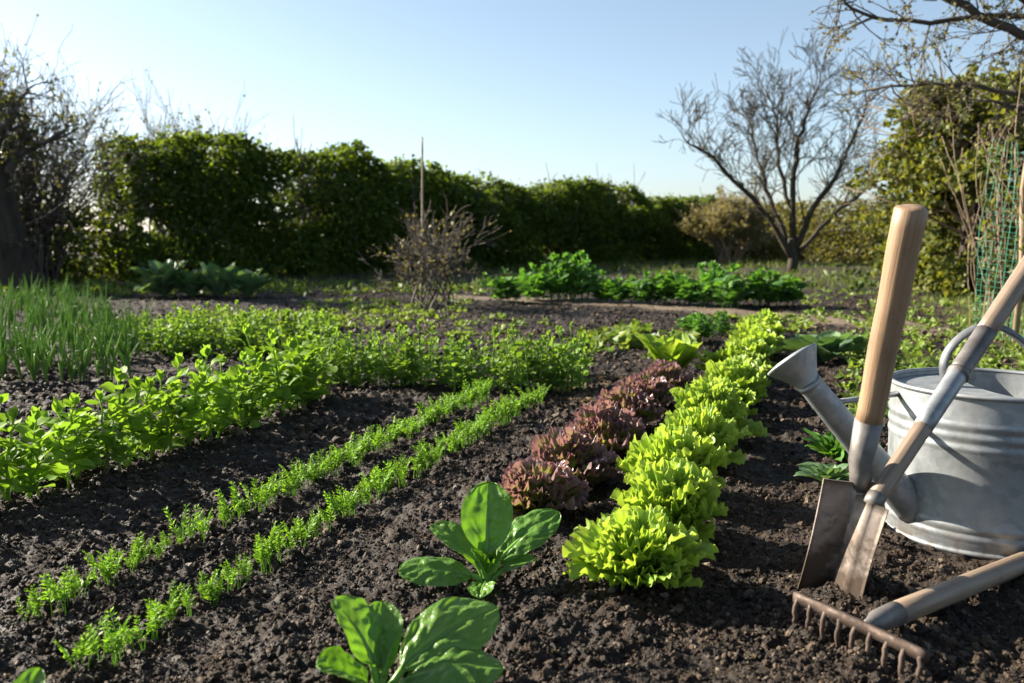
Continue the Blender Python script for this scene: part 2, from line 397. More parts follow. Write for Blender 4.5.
def galv(name):
    m, nt = newmat(name)
    oc = nd(nt, 'ShaderNodeTexCoord').outputs['Object']
    vo = nd(nt, 'ShaderNodeTexVoronoi'); vo.inputs['Scale'].default_value = 70; nt.links.new(oc, vo.inputs['Vector'])
    sp = nd(nt, 'ShaderNodeSeparateColor'); nt.links.new(vo.outputs['Color'], sp.inputs[0])
    nz = noise(nt, 7, 6, .62, oc); st = nd(nt, 'ShaderNodeMapping'); st.inputs['Scale'].default_value = (22, 22, 2.2); nt.links.new(oc, st.inputs['Vector'])
    streak = noise(nt, 1., 5, .6, st.outputs[0])
    col = mixc(nt, mrange(nt, nz, .3, .7), (.17, .188, .20), (.29, .305, .315))
    col = mixc(nt, math_(nt, 'MULTIPLY', sp.outputs[0], .22), col, (.52, .54, .55))
    col = mixc(nt, mrange(nt, streak, .5, .75, 0, .55), col, (.27, .275, .265))
    spz = nd(nt, 'ShaderNodeSeparateXYZ'); nt.links.new(oc, spz.inputs[0])
    low = math_(nt, 'MULTIPLY', mrange(nt, spz.outputs[2], .0, .06, 1, 0), mrange(nt, noise(nt, 30, 4, .6, oc), .4, .62))
    col = mixc(nt, math_(nt, 'MULTIPLY', low, .75), col, (.13, .10, .075))     # mud splashes round the foot
    pb = nd(nt, 'ShaderNodeBsdfPrincipled'); nt.links.new(col, pb.inputs['Base Color'])
    pb.inputs['Metallic'].default_value = .6
    nt.links.new(mrange(nt, noise(nt, 25, 4, .6, oc),   .3, .7, .45, .65), pb.inputs['Roughness'])
    bp = nd(nt, 'ShaderNodeBump'); bp.inputs['Strength'].default_value = .12; bp.inputs['Distance'].default_value = .003
    nt.links.new(noise(nt, 45, 3, .6, oc), bp.inputs['Height']); nt.links.new(bp.outputs[0], pb.inputs['Normal'])
    out = nd(nt, 'ShaderNodeOutputMaterial'); nt.links.new(pb.outputs[0], out.inputs['Surface'])
    return m
M['galv'] = galv('galvanised_steel')
M['darkgalv'] = solid('dull_zinc', (.10, .108, .115), (.19, .20, .205), .5, .4, .6, ns=18, bump=.2, rough2=.7)

def woodmat(name, ca, cb, cc):
    m, nt = newmat(name)
    oc = nd(nt, 'ShaderNodeTexCoord').outputs['Object']
    mp = nd(nt, 'ShaderNodeMapping'); mp.inputs['Scale'].default_value = (85, 85, 2.2); nt.links.new(oc, mp.inputs['Vector'])
    g = noise(nt, 1.6, 6, .65, mp.outputs[0]); b = noise(nt, 9, 4, .6, oc)
    mp2 = nd(nt, 'ShaderNodeMapping'); mp2.inputs['Scale'].default_value = (240, 240, 6.0); nt.links.new(oc, mp2.inputs['Vector'])
    g2 = noise(nt, 1.8, 4, .6, mp2.outputs[0])
    col = mixc(nt, mrange(nt, g, .3, .7), ca, cb)
    col = mixc(nt, mrange(nt, b, .5, .72, 0, .6), col, cc)
    col = mixc(nt, mrange(nt, g2, .56, .72, 0, .4), col, (.09, .05, .028))
    pb = nd(nt, 'ShaderNodeBsdfPrincipled'); nt.links.new(col, pb.inputs['Base Color'])
    pb.inputs['Roughness'].default_value = .48; pb.inputs['Specular IOR Level'].default_value = .4
    bp = nd(nt, 'ShaderNodeBump'); bp.inputs['Strength'].default_value = .3; bp.inputs['Distance'].default_value = .002
    nt.links.new(math_(nt, 'ADD', g, g2), bp.inputs['Height']); nt.links.new(bp.outputs[0], pb.inputs['Normal'])
    out = nd(nt, 'ShaderNodeOutputMaterial'); nt.links.new(pb.outputs[0], out.inputs['Surface'])
    return m
M['wood'] = woodmat('ash_wood', (.23, .142, .08), (.32, .21, .125), (.15, .092, .055))
M['greywood'] = woodmat('weathered_wood', (.165, .118, .084), (.26, .195, .14), (.11, .078, .057))
M['steel'] = solid('worn_steel', (.10, .092, .086), (.21, .195, .182), .5, .4, .55, ns=18, bump=.2, rough2=.65)
M['blade'] = solid('muddy_steel', (.15, .115, .092), (.36, .31, .275), .42, .4, .5, ns=14, bump=.25, rough2=.75)
_nt = M['blade'].node_tree; _pb = [n for n in _nt.nodes if n.type == 'BSDF_PRINCIPLED'][0]; _src = _pb.inputs['Base Color'].links[0].from_socket
_xyz = nd(_nt, 'ShaderNodeSeparateXYZ'); _nt.links.new(nd(_nt, 'ShaderNodeTexCoord').outputs['Object'], _xyz.inputs[0])
_mud = math_(_nt, 'SUBTRACT', math_(_nt, 'MULTIPLY', noise(_nt, 26, 5, .65), .16), math_(_nt, 'MULTIPLY', _xyz.outputs[2], .45))
_mud = mrange(_nt, _mud, .030, .062)
_nt.links.new(mixc(_nt, _mud, _src, (.055, .037, .025)), _pb.inputs['Base Color']); _nt.links.new(math_(_nt, 'SUBTRACT', .5, math_(_nt, 'MULTIPLY', _mud, .5)), _pb.inputs['Metallic'])
M['rust'] = solid('rusty_iron', (.05, .034, .026), (.13, .094, .074), .6, .4, .45, ns=30, bump=.4, rough2=.85)

# ------------------------------------------------------------------ ground sheet
def build_ground():
    dens = lambda n, a, b: np.linspace(a, b, n, endpoint=False)
    ang = np.concatenate([dens(30, -180, -62), dens(50, -62, -36), dens(760, -36, 36), dens(50, 36, 62), dens(30, 62, 180)])
    r = np.concatenate([np.geomspace(.25, .95, 60, endpoint=False), np.geomspace(.95, 4.2, 620, endpoint=False), np.geomspace(4.2, 24, 260, endpoint=False), np.geomspace(24, 900, 40)])
    A, RR = np.meshgrid(np.radians(ang), r)
    x, y = np.sin(A) * RR, np.cos(A) * RR
    xf, yf = x.ravel(), y.ravel()
    z = Hfull(xf, yf); pa, gr = zone(xf, yf)
    mb = MB(); n = len(ang)
    v = np.stack([xf, yf, z], 1); v = np.vstack([v, [0, 0, 0]])
    t = [(len(v) - 1, (j + 1) % n, j) for j in range(n)]
    mb.add(v, gridq(len(r), n, True), t, .5, np.append(pa, 0), np.append(gr, 0))
    tag(mb.build('ground', M['soil']), kind='structure')
build_ground()

def ico():
    p = (1 + 5 ** .5) / 2
    v = np.array([(-1, p, 0), (1, p, 0), (-1, -p, 0), (1, -p, 0), (0, -1, p), (0, 1, p), (0, -1, -p), (0, 1, -p), (p, 0, -1), (p, 0, 1), (-p, 0, -1), (-p, 0, 1)], float)
    f = np.array([(0, 11, 5), (0, 5, 1), (0, 1, 7), (0, 7, 10), (0, 10, 11), (1, 5, 9), (5, 11, 4), (11, 10, 2), (10, 7, 6), (7, 1, 8), (3, 9, 4), (3, 4, 2), (3, 2, 6), (3, 6, 8), (3, 8, 9), (4, 9, 5), (2, 4, 11), (6, 2, 10), (8, 6, 7), (9, 8, 1)])
    v /= np.linalg.norm(v[0])
    return v, f
def subdiv(v, f):
    v = list(map(tuple, v)); c = {}; out = []
    def mid(a, b):
        k = (min(a, b), max(a, b))
        if k not in c:
            m = (np.array(v[a]) + np.array(v[b])); m /= np.linalg.norm(m); c[k] = len(v); v.append(tuple(m))
        return c[k]
    for a, b, d in f:
        x, y, z = mid(a, b), mid(b, d), mid(d, a); out += [(a, x, z), (b, y, x), (d, z, y), (x, y, z)]
    return np.array(v), np.array(out)

def scatter_crumbs(mb, n, rmin, rmax, s0, s1, hi, amax=34, power=1.0):
    v0, f0 = ico()
    if hi: v0, f0 = subdiv(v0, f0)
    r = rmin * (rmax / rmin) ** (rs.rand(n) ** power); a = np.radians(U_(-amax, amax, n))
    x, y = np.sin(a) * r, np.cos(a) * r
    pa, gr = zone(x, y)
    dc = np.hypot(x - CAN_C[0], y - CAN_C[1])
    cl = fbm(x * 5, y * 5, 3, 303)
    keep = (rs.rand(n) > .97 * pa) & (rs.rand(n) > .8 * gr) & (dc > CAN_R + .012) & (rs.rand(n) < sm(.25, .6, cl) * .5 + .5)
    x, y = x[keep], y[keep]; n = len(x)
    sz = (s0 + (s1 - s0) * rs.rand(n) ** 2.6) * (.55 + .9 * cl[keep])
    z = Hfull(x, y) + sz * U_(-.25, .45, n)
    K = 10; prot = []
    for k in range(K):
        d = rs.normal(size=(5, 3)); d /= np.linalg.norm(d, axis=1)[:, None]
        rr = 1 + .28 * np.sin(v0 @ d[0] * 3 + k) + .18 * np.sin(v0 @ d[1] * 5 + 2 * k) + .12 * rs.normal(size=len(v0))
        prot.append(v0 * rr[:, None] * np.array([1, U_(.65, 1), U_(.5, .85)]))
    prot = np.array(prot)[rs.randint(0, K, n)]
    q = rs.normal(size=(n, 4)); q /= np.linalg.norm(q, axis=1)[:, None]; w, a, b, c = q.T
    Rm = np.stack([1 - 2 * (b * b + c * c), 2 * (a * b - c * w), 2 * (a * c + b * w), 2 * (a * b + c * w), 1 - 2 * (a * a + c * c), 2 * (b * c - a * w), 2 * (a * c - b * w), 2 * (b * c + a * w), 1 - 2 * (a * a + b * b)], -1).reshape(n, 3, 3)
    V = np.einsum('nij,nkj->nki', Rm, prot) * sz[:, None, None] + np.stack([x, y, z], -1)[:, None]
    m = len(v0)
    T = (np.arange(n)[:, None, None] * m + f0[None]).reshape(-1, 3)
    mb.add(V.reshape(-1, 3), None, T, np.repeat(rs.rand(n), m))
mbc = MB()
scatter_crumbs(mbc, 24000, .95, 2.6, .0019, .0080, True)
scatter_crumbs(mbc, 90000, .95, 3.6, .0011, .0042, False)
scatter_crumbs(mbc, 36000, 2.4, 9.0, .003, .015, False, 33)
tag(mbc.build('soil_crumbs', M['crumb'], smooth=False), 'loose dark crumbs and clods of earth lying all over the dug beds', 'soil', kind='stuff')

# ------------------------------------------------------------------ green lettuces
def lettuce_mesh(name, mat, n, Rl, hi, red=False):
    mb = MB()
    for i in range(n):
        f = i / (n - 1)                           # 0 outer ... 1 heart
        az = i * 2.39996 + U_(-.25, .25)
        e0 = 13 + 70 * f ** .8 + U_(-8, 8); e1 = e0 - 10 * rs.rand() + 6 * (1 - f) + U_(-16, 12)
        L = Rl * (1.14 - .30 * f) * U_(.80, 1.14); W = L * U_(.42, .56)
        b = np.array([math.cos(az), math.sin(az), 0]) * .012 * (1 - f) + [0, 0, .004 + .02 * f]
        leaf(mb, b, az, e0, e1, L, W, 24 if hi else 12, 140 if hi else 66, fan=True, cup=U_(.1, .5), ruff=U_(.085, .135) if not red else U_(.10, .15),
             k=(U_(10, 15), U_(25, 33)), jag=.02, roll=U_(-.25, .25), sb=U_(-.1, .1))
    return mb.mesh(name, mat)

rs.seed(23)
LM = [lettuce_mesh('lettuce', M['lettuce'], 42, .094, True) for _ in range(3)] + [lettuce_mesh('lettuce', M['lettuce'], 36, .104, False) for _ in range(3)]
L0, L1 = at(640, 585)[:2], at(764, 336)[:2]
NL = 16
lab = ['large pale green frilly lettuce at the near end of the green row']
ords = ['second', 'third', 'fourth', 'fifth', 'sixth', 'seventh', 'eighth', 'ninth', 'tenth', 'eleventh', 'twelfth', 'thirteenth', 'fourteenth']
lab += ['pale green frilly lettuce, %s along its row from the near end' % o for o in ords] + ['small green lettuce at the far end of the row, behind the watering can rose']
tt_ = np.linspace(0, 1, NL - 1)
for i in range(NL - 1):
    p = L0 + (L1 - L0) * tt_[i] + rs.normal(0, .014, 2) * (i > 0)
    s = [1.0, 1.02, 1.06][i] if i < 3 else U_(.92, 1.16)
    o = inst('green_lettuce', LM[i % 3 if i < 5 else 3 + i % 3], (p[0], p[1], hz(*p)), U_(0, 6.28), (s, s, s * U_(1.0, 1.22)))
    tag(o, lab[i], 'lettuce', 'green lettuces in the long row')

RM = [lettuce_mesh('red_lettuce', M['redlettuce'], 36, .094, True, True) for _ in range(3)]
rl = [(536, 512, .92), (570, 480, 1.05), (603, 452, 1.08), (626, 427, 1.0), (646, 408, .98), (664, 392, .95)]
rlab = ['smallest red lettuce at the near end, right behind the chard plant', 'purple red frilly lettuce, second in its row from the chard', 'purple red frilly lettuce, third in its row from the chard',
        'purple red frilly lettuce, fourth in its row from the chard', 'dark red lettuce, second in its row from the pale romaine', 'dark red lettuce touching the pale romaine at the far end']
for i, (px, py, s) in enumerate(rl):
    p = at(px, py)
    o = inst('red_lettuce', RM[i % 3], (p[0], p[1], hz(p[0], p[1])), U_(0, 6.28), (s, s, s * 1.05)); tag(o, rlab[i], 'lettuce', 'red lettuces beside the green row')

# romaine
def rosette(mat, n, Rl, wf, e_out, e_in, pucker=.06, ruff=.05, nu=12, nv=11, pet=0., name='rosette', curl0=12, rl=.35, sz=(.85, 1.12)):
    mb = MB()
    for i in range(n):
        f = i / max(1, n - 1); az = i * 2.39996 + U_(-.3, .3)
        e0 = e_out + (e_in - e_out) * f + U_(-7, 7); L = Rl * (1 - .30 * f) * U_(*sz)
        leaf(mb, np.array([math.cos(az), math.sin(az), 0]) * .008, az, e0, e0 - U_(curl0, curl0 + 30) * (1 - .5 * f), L, L * wf * U_(.85, 1.15), nu, nv, cup=U_(.15, .4), ruff=ruff,
             k=(6, 11), pucker=pucker, roll=U_(-rl, rl), a=1.15, pw=.75, sb=U_(-.12, .12), pet=pet)
    return mb.mesh(name, mat)
p = at(671, 378)
o = inst('romaine_lettuce', rosette(M['lettuce'], 26, .20, .30, 52, 86, ruff=.06, name='romaine_lettuce', rl=.25, curl0=8), (p[0], p[1], hz(p[0], p[1])), .6)
tag(o, 'upright romaine lettuce with broad pale leaves behind the red lettuces', 'lettuce')

# ------------------------------------------------------------------ chard plants with separate leaves
def chard(loc, specs, label):
    root = empty('chard_plant', (loc[0], loc[1], hz(loc[0], loc[1])))
    tag(root, label, 'chard', 'young chard plants in the foreground')
    for (az, e0, e1, L, W, stem, roll, cup) in specs:
        az = R(az); o = np.array([math.cos(az), math.sin(az), 0])
        es = R(min(88, e0 + 14))
        b = o * (stem * math.cos(es)) + np.array([0, 0, stem * math.sin(es)])
        mb = MB(); mid = leaf(mb, b, az, e0, e1, L, W, 40, 33, cup=cup, ruff=.035, k=(4.3, 7.7), pucker=.085, roll=roll, a=1.12, pw=.54, curl=1.1, wave=.05)
        lf = mb.build('leaf', M['chard'], root)
        mb = MB(); st = [np.array([0, 0, -.01]) + o * .004, b * .5 + [0, 0, .002], b]
        m2 = mid[::3] - np.array([0, 0, .0012]); pts = np.vstack([st, m2[1:-2]])
        tube(mb, pts, np.linspace(.0052, .0008, len(pts)), 8)
        mb.build('stalk', M['chardstem'], lf)
    return root
pa_ = at(487, 585); pb_ = at(380, 705)
chard(pa_, [(88, 80, 60, .112, .041, .05, 0, .22), (36, 42, 4, .135, .036, .04, .3, -.15), (197, 24, -10, .118, .034, .03, -.4, -.2), (152, 46, 10, .10, .026, .035, -.25, .3),
            (262, 14, -20, .055, .022, .02, .1, .2), (110, 72, 70, .05, .016, .03, .2, .4), (215, 66, 55, .05, .016, .02, .2, .4), (330, 62, 48, .045, .015, .02, .2, .4), (60, 66, 60, .06, .018, .03, -.3, .4), (5, 30, 0, .06, .02, .03, .2, .3)],
      'chard plant with one broad upright leaf, beside the nearest red lettuce')
chard(pb_, [(152, 66, 34, .092, .042, .045, .15, .18), (38, 34, -8, .150, .042, .045, .5, -.2), (10, 26, -26, .120, .038, .04, .35, -.25), (340, 22, -26, .10, .036, .03, .2, .25),
            (95, 58, 40, .08, .026, .04, .1, .3), (205, 46, 15, .07, .03, .03, -.2, .3), (50, 68, 55, .055, .02, .03, 0, .4), (285, 30, -10, .07, .03, .02, .1, .3)],
      'nearest chard plant, its drooping glossy leaves cut by the bottom edge')
pc_ = at(12, 770)
chard(pc_, [(80, 62, 40, .07, .020, .03, .1, .25), (150, 40, 5, .07, .025, .03, 0, .25), (10, 36, 0, .06, .02, .02, 0, .25)], 'chard plant showing one leaf in the bottom left corner')

# ------------------------------------------------------------------ carrots
def carrot_mesh(h, nf):
    mb = MB()
    for i in range(nf):
        az = U_(0, 6.28); e0 = U_(60, 88); n = 7; hh = h * U_(.6, 1.05); ln = U_(.15, .75)
        t = np.linspace(0, 1, n); b = np.array([U_(-.012, .012), U_(-.012, .012), -.004])
        st = b + np.stack([math.cos(az) * ln * hh * t ** 1.7 * .7, math.sin(az) * ln * hh * t ** 1.7 * .7, hh * t * (1 - .18 * t * ln)], 1)
        tube(mb, st, np.linspace(.0011, .0005, n), 4, rs.rand(), False)
        C, D, S = [], [], []
        for k in np.linspace(.4, 1, 7):
            pt = np.array([np.interp(k, t, st[:, j]) for j in range(3)])
            for sg in (-1, 1):
                for m_ in range(2):
                    d = np.array([math.cos(az + sg * U_(.7, 1.5)), math.sin(az + sg * U_(.7, 1.5)), U_(.1, 1.1)]); s_ = h * U_(.13, .26) * (1.25 - .7 * k)
                    C.append(pt + d / np.linalg.norm(d) * s_ * .5); D.append(d); S.append(s_)
        cards(mb, np.array(C), np.array(D), np.array(S), .1, .12)
    return mb.mesh('carrot_seedling', M['carrot'])
CMs = [carrot_mesh(.078, k) for k in (3, 4, 5, 4, 5)]
def row_pts(a, b, n):
    a, b = at(*a)[:2], at(*b)[:2]; return [a + (b - a) * f for f in np.sort((np.arange(n) + rs.rand(n)) / n)], a
for ri, (a, b, n, lb) in enumerate([((12, 634), (488, 399), 80, 'feathery carrot seedling in the far one of the two thin rows'),
                                     ((82, 672), (542, 399), 92, 'feathery carrot seedling in the near one of the two thin rows')]):
    pts, a0 = row_pts(a, b, n); gl = np.linalg.norm
    for i, p in enumerate(pts):
        f = i / n
        dens_ = fbm(np.array([p[0] * 9 + ri * 40]), np.array([p[1] * 9]), 2, 12)[0]
        if f < .38 and dens_ < .24: continue
        if dens_ < .16: continue
        q = p + rs.normal(0, .007, 2); s = U_(.6, 1.15) * (.8 + .3 * f)
        o = inst('carrot_seedling', CMs[rs.randint(5)], (q[0], q[1], hz(*q)), U_(0, 6.28), s)
        tag(o, lb, 'carrot', 'carrot seedlings in the thin rows, %s row' % ('far' if ri == 0 else 'near'))

# ------------------------------------------------------------------ pea row (broad-leaved plants)
def pea_mesh(h, nl, sz, lat=2, mat='pea', name='pea_plant', spread=.045):
    mb = MB()
    for j in range(lat):
        n = 8; t = np.linspace(0, 1, n); az0 = U_(0, 6.28); ln = U_(.05, .5) * (1 if j else .35); hh = h * (1 if j == 0 else U_(.55, .95))
        b = np.array([U_(-1, 1), U_(-1, 1), 0]) * spread * (.3 if j == 0 else 1)
        wob = rs.normal(0, .004, (n, 2)).cumsum(0)
        st = b + np.stack([math.cos(az0) * ln * hh * t + wob[:, 0], math.sin(az0) * ln * hh * t + wob[:, 1], hh * t - .008], 1)
        tube(mb, st, np.linspace(.0032, .0018, n) * h / .18, 6, .8, True)
        for k in range(nl):
            f = .1 + .9 * (k + rs.rand() * .5) / nl; pt = np.array([np.interp(f, t, st[:, q]) for q in range(3)])
            a2 = az0 + k * 2.3 + U_(-.5, .5)
            for sg in (-1, 1):
                az = a2 + sg * U_(.5, 1.35); L = sz * U_(.7, 1.2) * (1.1 - .35 * f * f)
                e0 = U_(15, 60) + 22 * (f > .85)
                pl = L * U_(.25, .7)
                d = np.array([math.cos(az) * math.cos(R(e0)), math.sin(az) * math.cos(R(e0)), math.sin(R(e0))])
                leaf(mb, pt + d * pl, az, e0, e0 - U_(15, 60), L, L * U_(.40, .56), 8, 7, cup=U_(0, .4), ruff=.07, jag=.05, k=(3, 5), roll=U_(-.6, .6), a=.85, pw=.75)
                if rs.rand() < .7:
                    tube(mb, [pt, pt + d * pl * 1.02], [.0012, .0008], 4, .6, False)
        for q in range(3):                               # closed tip leaves
            az = q * 2.1; leaf(mb, st[-1], az, 78, 60, sz * .8, sz * .26, 6, 5, cup=.4, rnd=.95, a=.85, pw=.75)
    return mb.mesh(name, M[mat])
PM = [pea_mesh(.16 + .02 * k, 8, .040, 4) for k in range(4)]; PT = [pea_mesh(.215, 8, .034, 2, spread=.03) for k in range(2)]
pr = [((-30, 510), .95, 0), ((8, 502), 1.1, 4), ((50, 492), 1.0, 0), ((78, 478), 1.1, 1), ((104, 470), .95, 2), ((128, 466), 1.12, 4), ((152, 457), 1.05, 1), ((172, 448), 1, 2), ((190, 443), 1.05, 3), ((208, 436), 1.05, 1),
      ((222, 430), 1.02, 5), ((240, 426), 1.05, 0), ((254, 420), 1, 2), ((268, 414), 1.1, 3), ((280, 409), 1.0, 1), ((292, 405), 1.15, 0), ((304, 401), 1.05, 2), ((318, 398), .95, 3)]
plab = {1: 'tall pea shoot cut by the left edge of the view', 5: 'tallest pea plant with a bare stem standing above its row', 10: 'second tall pea shoot rising above the middle of the row', 17: 'last pea plant at the far right end of its row'}
for i, ((px, py), s, k) in enumerate(pr):
    p = at(px, py)
    o = inst('pea_plant', (PM + PT)[k], (p[0], p[1], hz(p[0], p[1])), U_(0, 6.28), (s, s, s * U_(.88, 1.08)))
    tag(o, plab.get(i, 'leafy bright green pea plant in the thick row on dark soil'), 'pea plant', 'pea plants in the thick row')

# ------------------------------------------------------------------ seedling rows further back
BM = [pea_mesh(.15 + .02 * k, 6, .032, 4, 'bean', 'bean_seedling', .06) for k in range(5)]
def bean_line(pix, n, lb, gr, s0=.85, s1=1.15, jit=.03):
    w = [at(*q)[:2] for q in pix]; cum = np.concatenate([[0], np.cumsum([np.linalg.norm(w[i + 1] - w[i]) for i in range(len(w) - 1)])])
    for i in range(n):
        d = (i + rs.rand() * .6) / n * cum[-1]; p = np.array([np.interp(d, cum, [q[j] for q in w]) for j in range(2)]) + rs.normal(0, jit, 2)
        o = inst('bean_seedling', BM[rs.randint(5)], (p[0], p[1], hz(*p)), U_(0, 6.28), U_(s0, s1)); tag(o, lb, 'seedling', gr)
bean_line([(318, 384), (430, 387), (520, 392), (588, 388)], 24, 'bushy light green seedling in the row behind the carrots', 'seedlings behind the carrots', .75, 1.0)
bean_line([(322, 368), (450, 374), (590, 374)], 18, 'bushy light green seedling in the second row behind the carrots', 'seedlings in the second row behind the carrots', .62, .85)
bean_line([(150, 352), (240, 356), (330, 362)], 24, 'low leafy seedling to the right of the onion bed', 'seedlings beside the onion bed', .75, 1.05, .07)
bean_line([(150, 340), (240, 342), (330, 348)], 22, 'low leafy seedling in the back row right of the onions', 'back seedlings beside the onions', .6, .9, .08)

# ------------------------------------------------------------------ onions
def onion_mesh(h, n):
    mb = MB()
    for i in range(n):
        az = U_(0, 6.28); ln = U_(.02, .36); hh = h * U_(.5, 1.1); t = np.linspace(0, 1, 7)
        st = np.stack([math.cos(az) * (ln * hh * t ** 1.6), math.sin(az) * (ln * hh * t ** 1.6), hh * t * (1 - .1 * t * ln)], 1)
        if rs.rand() < .2: st[4:, 2] -= np.array([.02, .05, .09]) * h / .2; st[4:, 0] += np.array([.01, .025, .04])
        tube(mb, st, (.0036) * np.array([.75, 1, 1, .9, .75, .5, .12]) * h / .22, 6, rs.rand(), False)
    return mb.mesh('onion_plant', M['onion'])
OM = [onion_mesh(.245, k) for k in (5, 6, 7, 6, 5)]
no = 0
for r_, (y0, x0, x1) in enumerate([(386, -60, 128), (374, -60, 140), (363, -60, 148), (352, -60, 150), (342, -60, 140), (333, -60, 120), (325, -60, 100), (318, -50, 85), (311, -45, 70)]):
    a, b = at(x0, y0)[:2], at(x1, y0 - 8 + 2)[:2]; n = int(np.linalg.norm(b - a) / .030)
    for i in range(n):
        p = a + (b - a) * (i + rs.rand() * .7) / n + rs.normal(0, .015, 2)
        if rs.rand() < .08: continue
        o = inst('onion_plant', OM[rs.randint(5)], (p[0], p[1], hz(*p)), U_(0, 6.28), (1, 1, U_(.75, 1.12)), (U_(-.1, .1), U_(-.1, .1)))
        tag(o, 'upright onion plant with tubular leaves in the front row of the bed' if r_ == 0 else 'upright onion plant with tubular leaves, inside the onion bed', 'onion', 'front row of the onion bed' if r_ == 0 else 'onions inside the bed'); no += 1

# ------------------------------------------------------------------ far greens
GM = [rosette(M['greens'], 60, .34, .17, 34, 88, .08, .12, 12, 7, pet=.6, name='leaf_beet', curl0=25, rl=1.0, sz=(.5, 1.15)) for _ in range(4)]
YB = GM[1]; PB = GM[3]
GM[0] = pea_mesh(.25, 8, .075, 7, 'greens', 'leaf_beet', .11); GM[2] = pea_mesh(.30, 8, .07, 8, 'greens', 'leaf_beet', .10); GM[1] = pea_mesh(.20, 7, .095, 6, 'greens', 'leaf_beet', .12); GM[3] = pea_mesh(.24, 7, .09, 7, 'greens', 'leaf_beet', .13)
GB = [rosette(M['brassica'], 20, .24, .32, 30, 70, .06, .06, 9, 9, name='cabbage', curl0=30) for _ in range(3)]
far = [(505, 303, .9, 0), (530, 301, 1.0, 0), (556, 300, 1.15, 2), (578, 300, 1.22, 2), (600, 302, .85, 0), (622, 303, .8, 1), (648, 304, .85, 0), (668, 303, .9, 3), (690, 305, .85, 1), (712, 306, 1.05, 2), (736, 308, 1.08, 0), (760, 307, 1.0, 3), (785, 306, .85, 1)]
flab = ['dark green leaf beet nearest the twiggy bush', 'dark green leaf beet, second from the twiggy bush', 'tall leaf beet, left one of the two tallest clumps', 'tallest leaf beet clump in front of the hedge', 'low leaf beet just right of the tallest clump',
        'lowest leaf beet with flat leaves in the middle of the row', 'leaf beet in the gap under the dark hedge end', 'yellow green leaf beet left of the pale shrub', 'leaf beet right in front of the pale shrub', 'big leaf beet left of the bare tree',
        'widest leaf beet, straight below the bare tree', 'leaf beet just right of the bare tree foot', 'last leaf beet at the right end of the far row']
for (px, py, s, k), lb in zip(far, flab):
    p = at(px, py); o = inst('leaf_beet', GM[k], (p[0], p[1], hz(p[0], p[1])), U_(0, 6.28), (s, s, s * .95)); tag(o, lb, 'leaf beet', 'leaf beets in the far row')
lf = [(164, 297, 1.3, 0), (192, 297, 1.1, 1), (220, 297, 1.2, 2), (248, 297, 1.1, 1)]
for (px, py, s, k), lb in zip(lf, ['silvery cabbage at the left end, in front of the dark hedge', 'small cabbage, second from the left below the hedge', 'small cabbage, third from the left below the hedge', 'rightmost of the four cabbages below the dark hedge']):
    p = at(px, py); o = inst('cabbage', GB[k], (p[0], p[1], hz(p[0], p[1])), U_(0, 6.28), (s, s, s * 1.5)); tag(o, lb, 'cabbage', 'cabbages in front of the dark hedge')
for (px, py, s, k, lb) in [(822, 362, .82, 0, 'pale cabbage behind the end of the lettuce row'), (852, 352, .5, 2, 'little cabbage to the right of the watering can rose'), (826, 484, .32, 1, 'small pale cabbage between lettuces and spade blade')]:
    p = at(px, py); o = inst('cabbage', GB[k], (p[0], p[1], hz(p[0], p[1])), U_(0, 6.28), s); tag(o, lb, 'cabbage')
p = at(836, 462); o = inst('leaf_beet', YB, (p[0], p[1], hz(p[0], p[1])), .5, .36); tag(o, 'young leaf beet half hidden behind the watering can spout', 'leaf beet')
for px, py, s, lb in [(700, 342, .42, 'little leaf beet left of the far lettuces'), (722, 335, .4, 'little leaf beet behind the far end of the lettuces'), (690, 330, .36, 'tiny leaf beet on the dug soil beside the path')]:
    p = at(px, py); o = inst('leaf_beet', GM[rs.randint(4)], (p[0], p[1], hz(p[0], p[1])), U_(0, 6), s); tag(o, lb, 'leaf beet')

# ------------------------------------------------------------------ ground cover
def scatter_px(n, x0, x1, y0, y1):
    py = U_(y0, y1, n); px = U_(x0, x1, n); return np.array([at(a, b) for a, b in zip(px, py)])
# grass on the right and far verge
g = np.stack([U_(.5, 9, 90000), U_(3.0, 15, 90000)], 1); pa, gr = zone(g[:, 0], g[:, 1])
gk = (gr > .35) & (rs.rand(len(g)) < np.clip(fbm(g[:, 0] * 2.2, g[:, 1] * 2.2, 3, 8) * 2.4 - .72, 0, 1)) & (np.abs(g[:, 0]) < g[:, 1] * .75) & (np.hypot(g[:, 0] - CAN_C[0], g[:, 1] - CAN_C[1]) > .25)
g = g[gk]
mb = MB(); blades(mb, np.column_stack([g, Hfull(g[:, 0], g[:, 1]) - .005]), U_(.03, .11, len(g)), U_(.003, .007, len(g)), .55)
tag(mb.build('grass', M['grass']), 'rough yellowish green grass on the verge behind the watering can', 'grass', kind='stuff')
g = np.stack([U_(-8, 6, 26000), U_(8.2, 18, 26000)], 1); gk = (rs.rand(len(g)) < np.clip(fbm(g[:, 0] * 1.5, g[:, 1] * 1.5, 3, 18) * 2.2 - .7, 0, 1)) & (np.abs(g[:, 0]) < g[:, 1] * .75)
g = g[gk]
mb = MB(); blades(mb, np.column_stack([g, Hfull(g[:, 0], g[:, 1]) - .005]), U_(.04, .14, len(g)), U_(.005, .010, len(g)), .6)
tag(mb.build('grass', M['grass']), 'dark rough grass growing along the foot of the hedge', 'grass', kind='stuff')
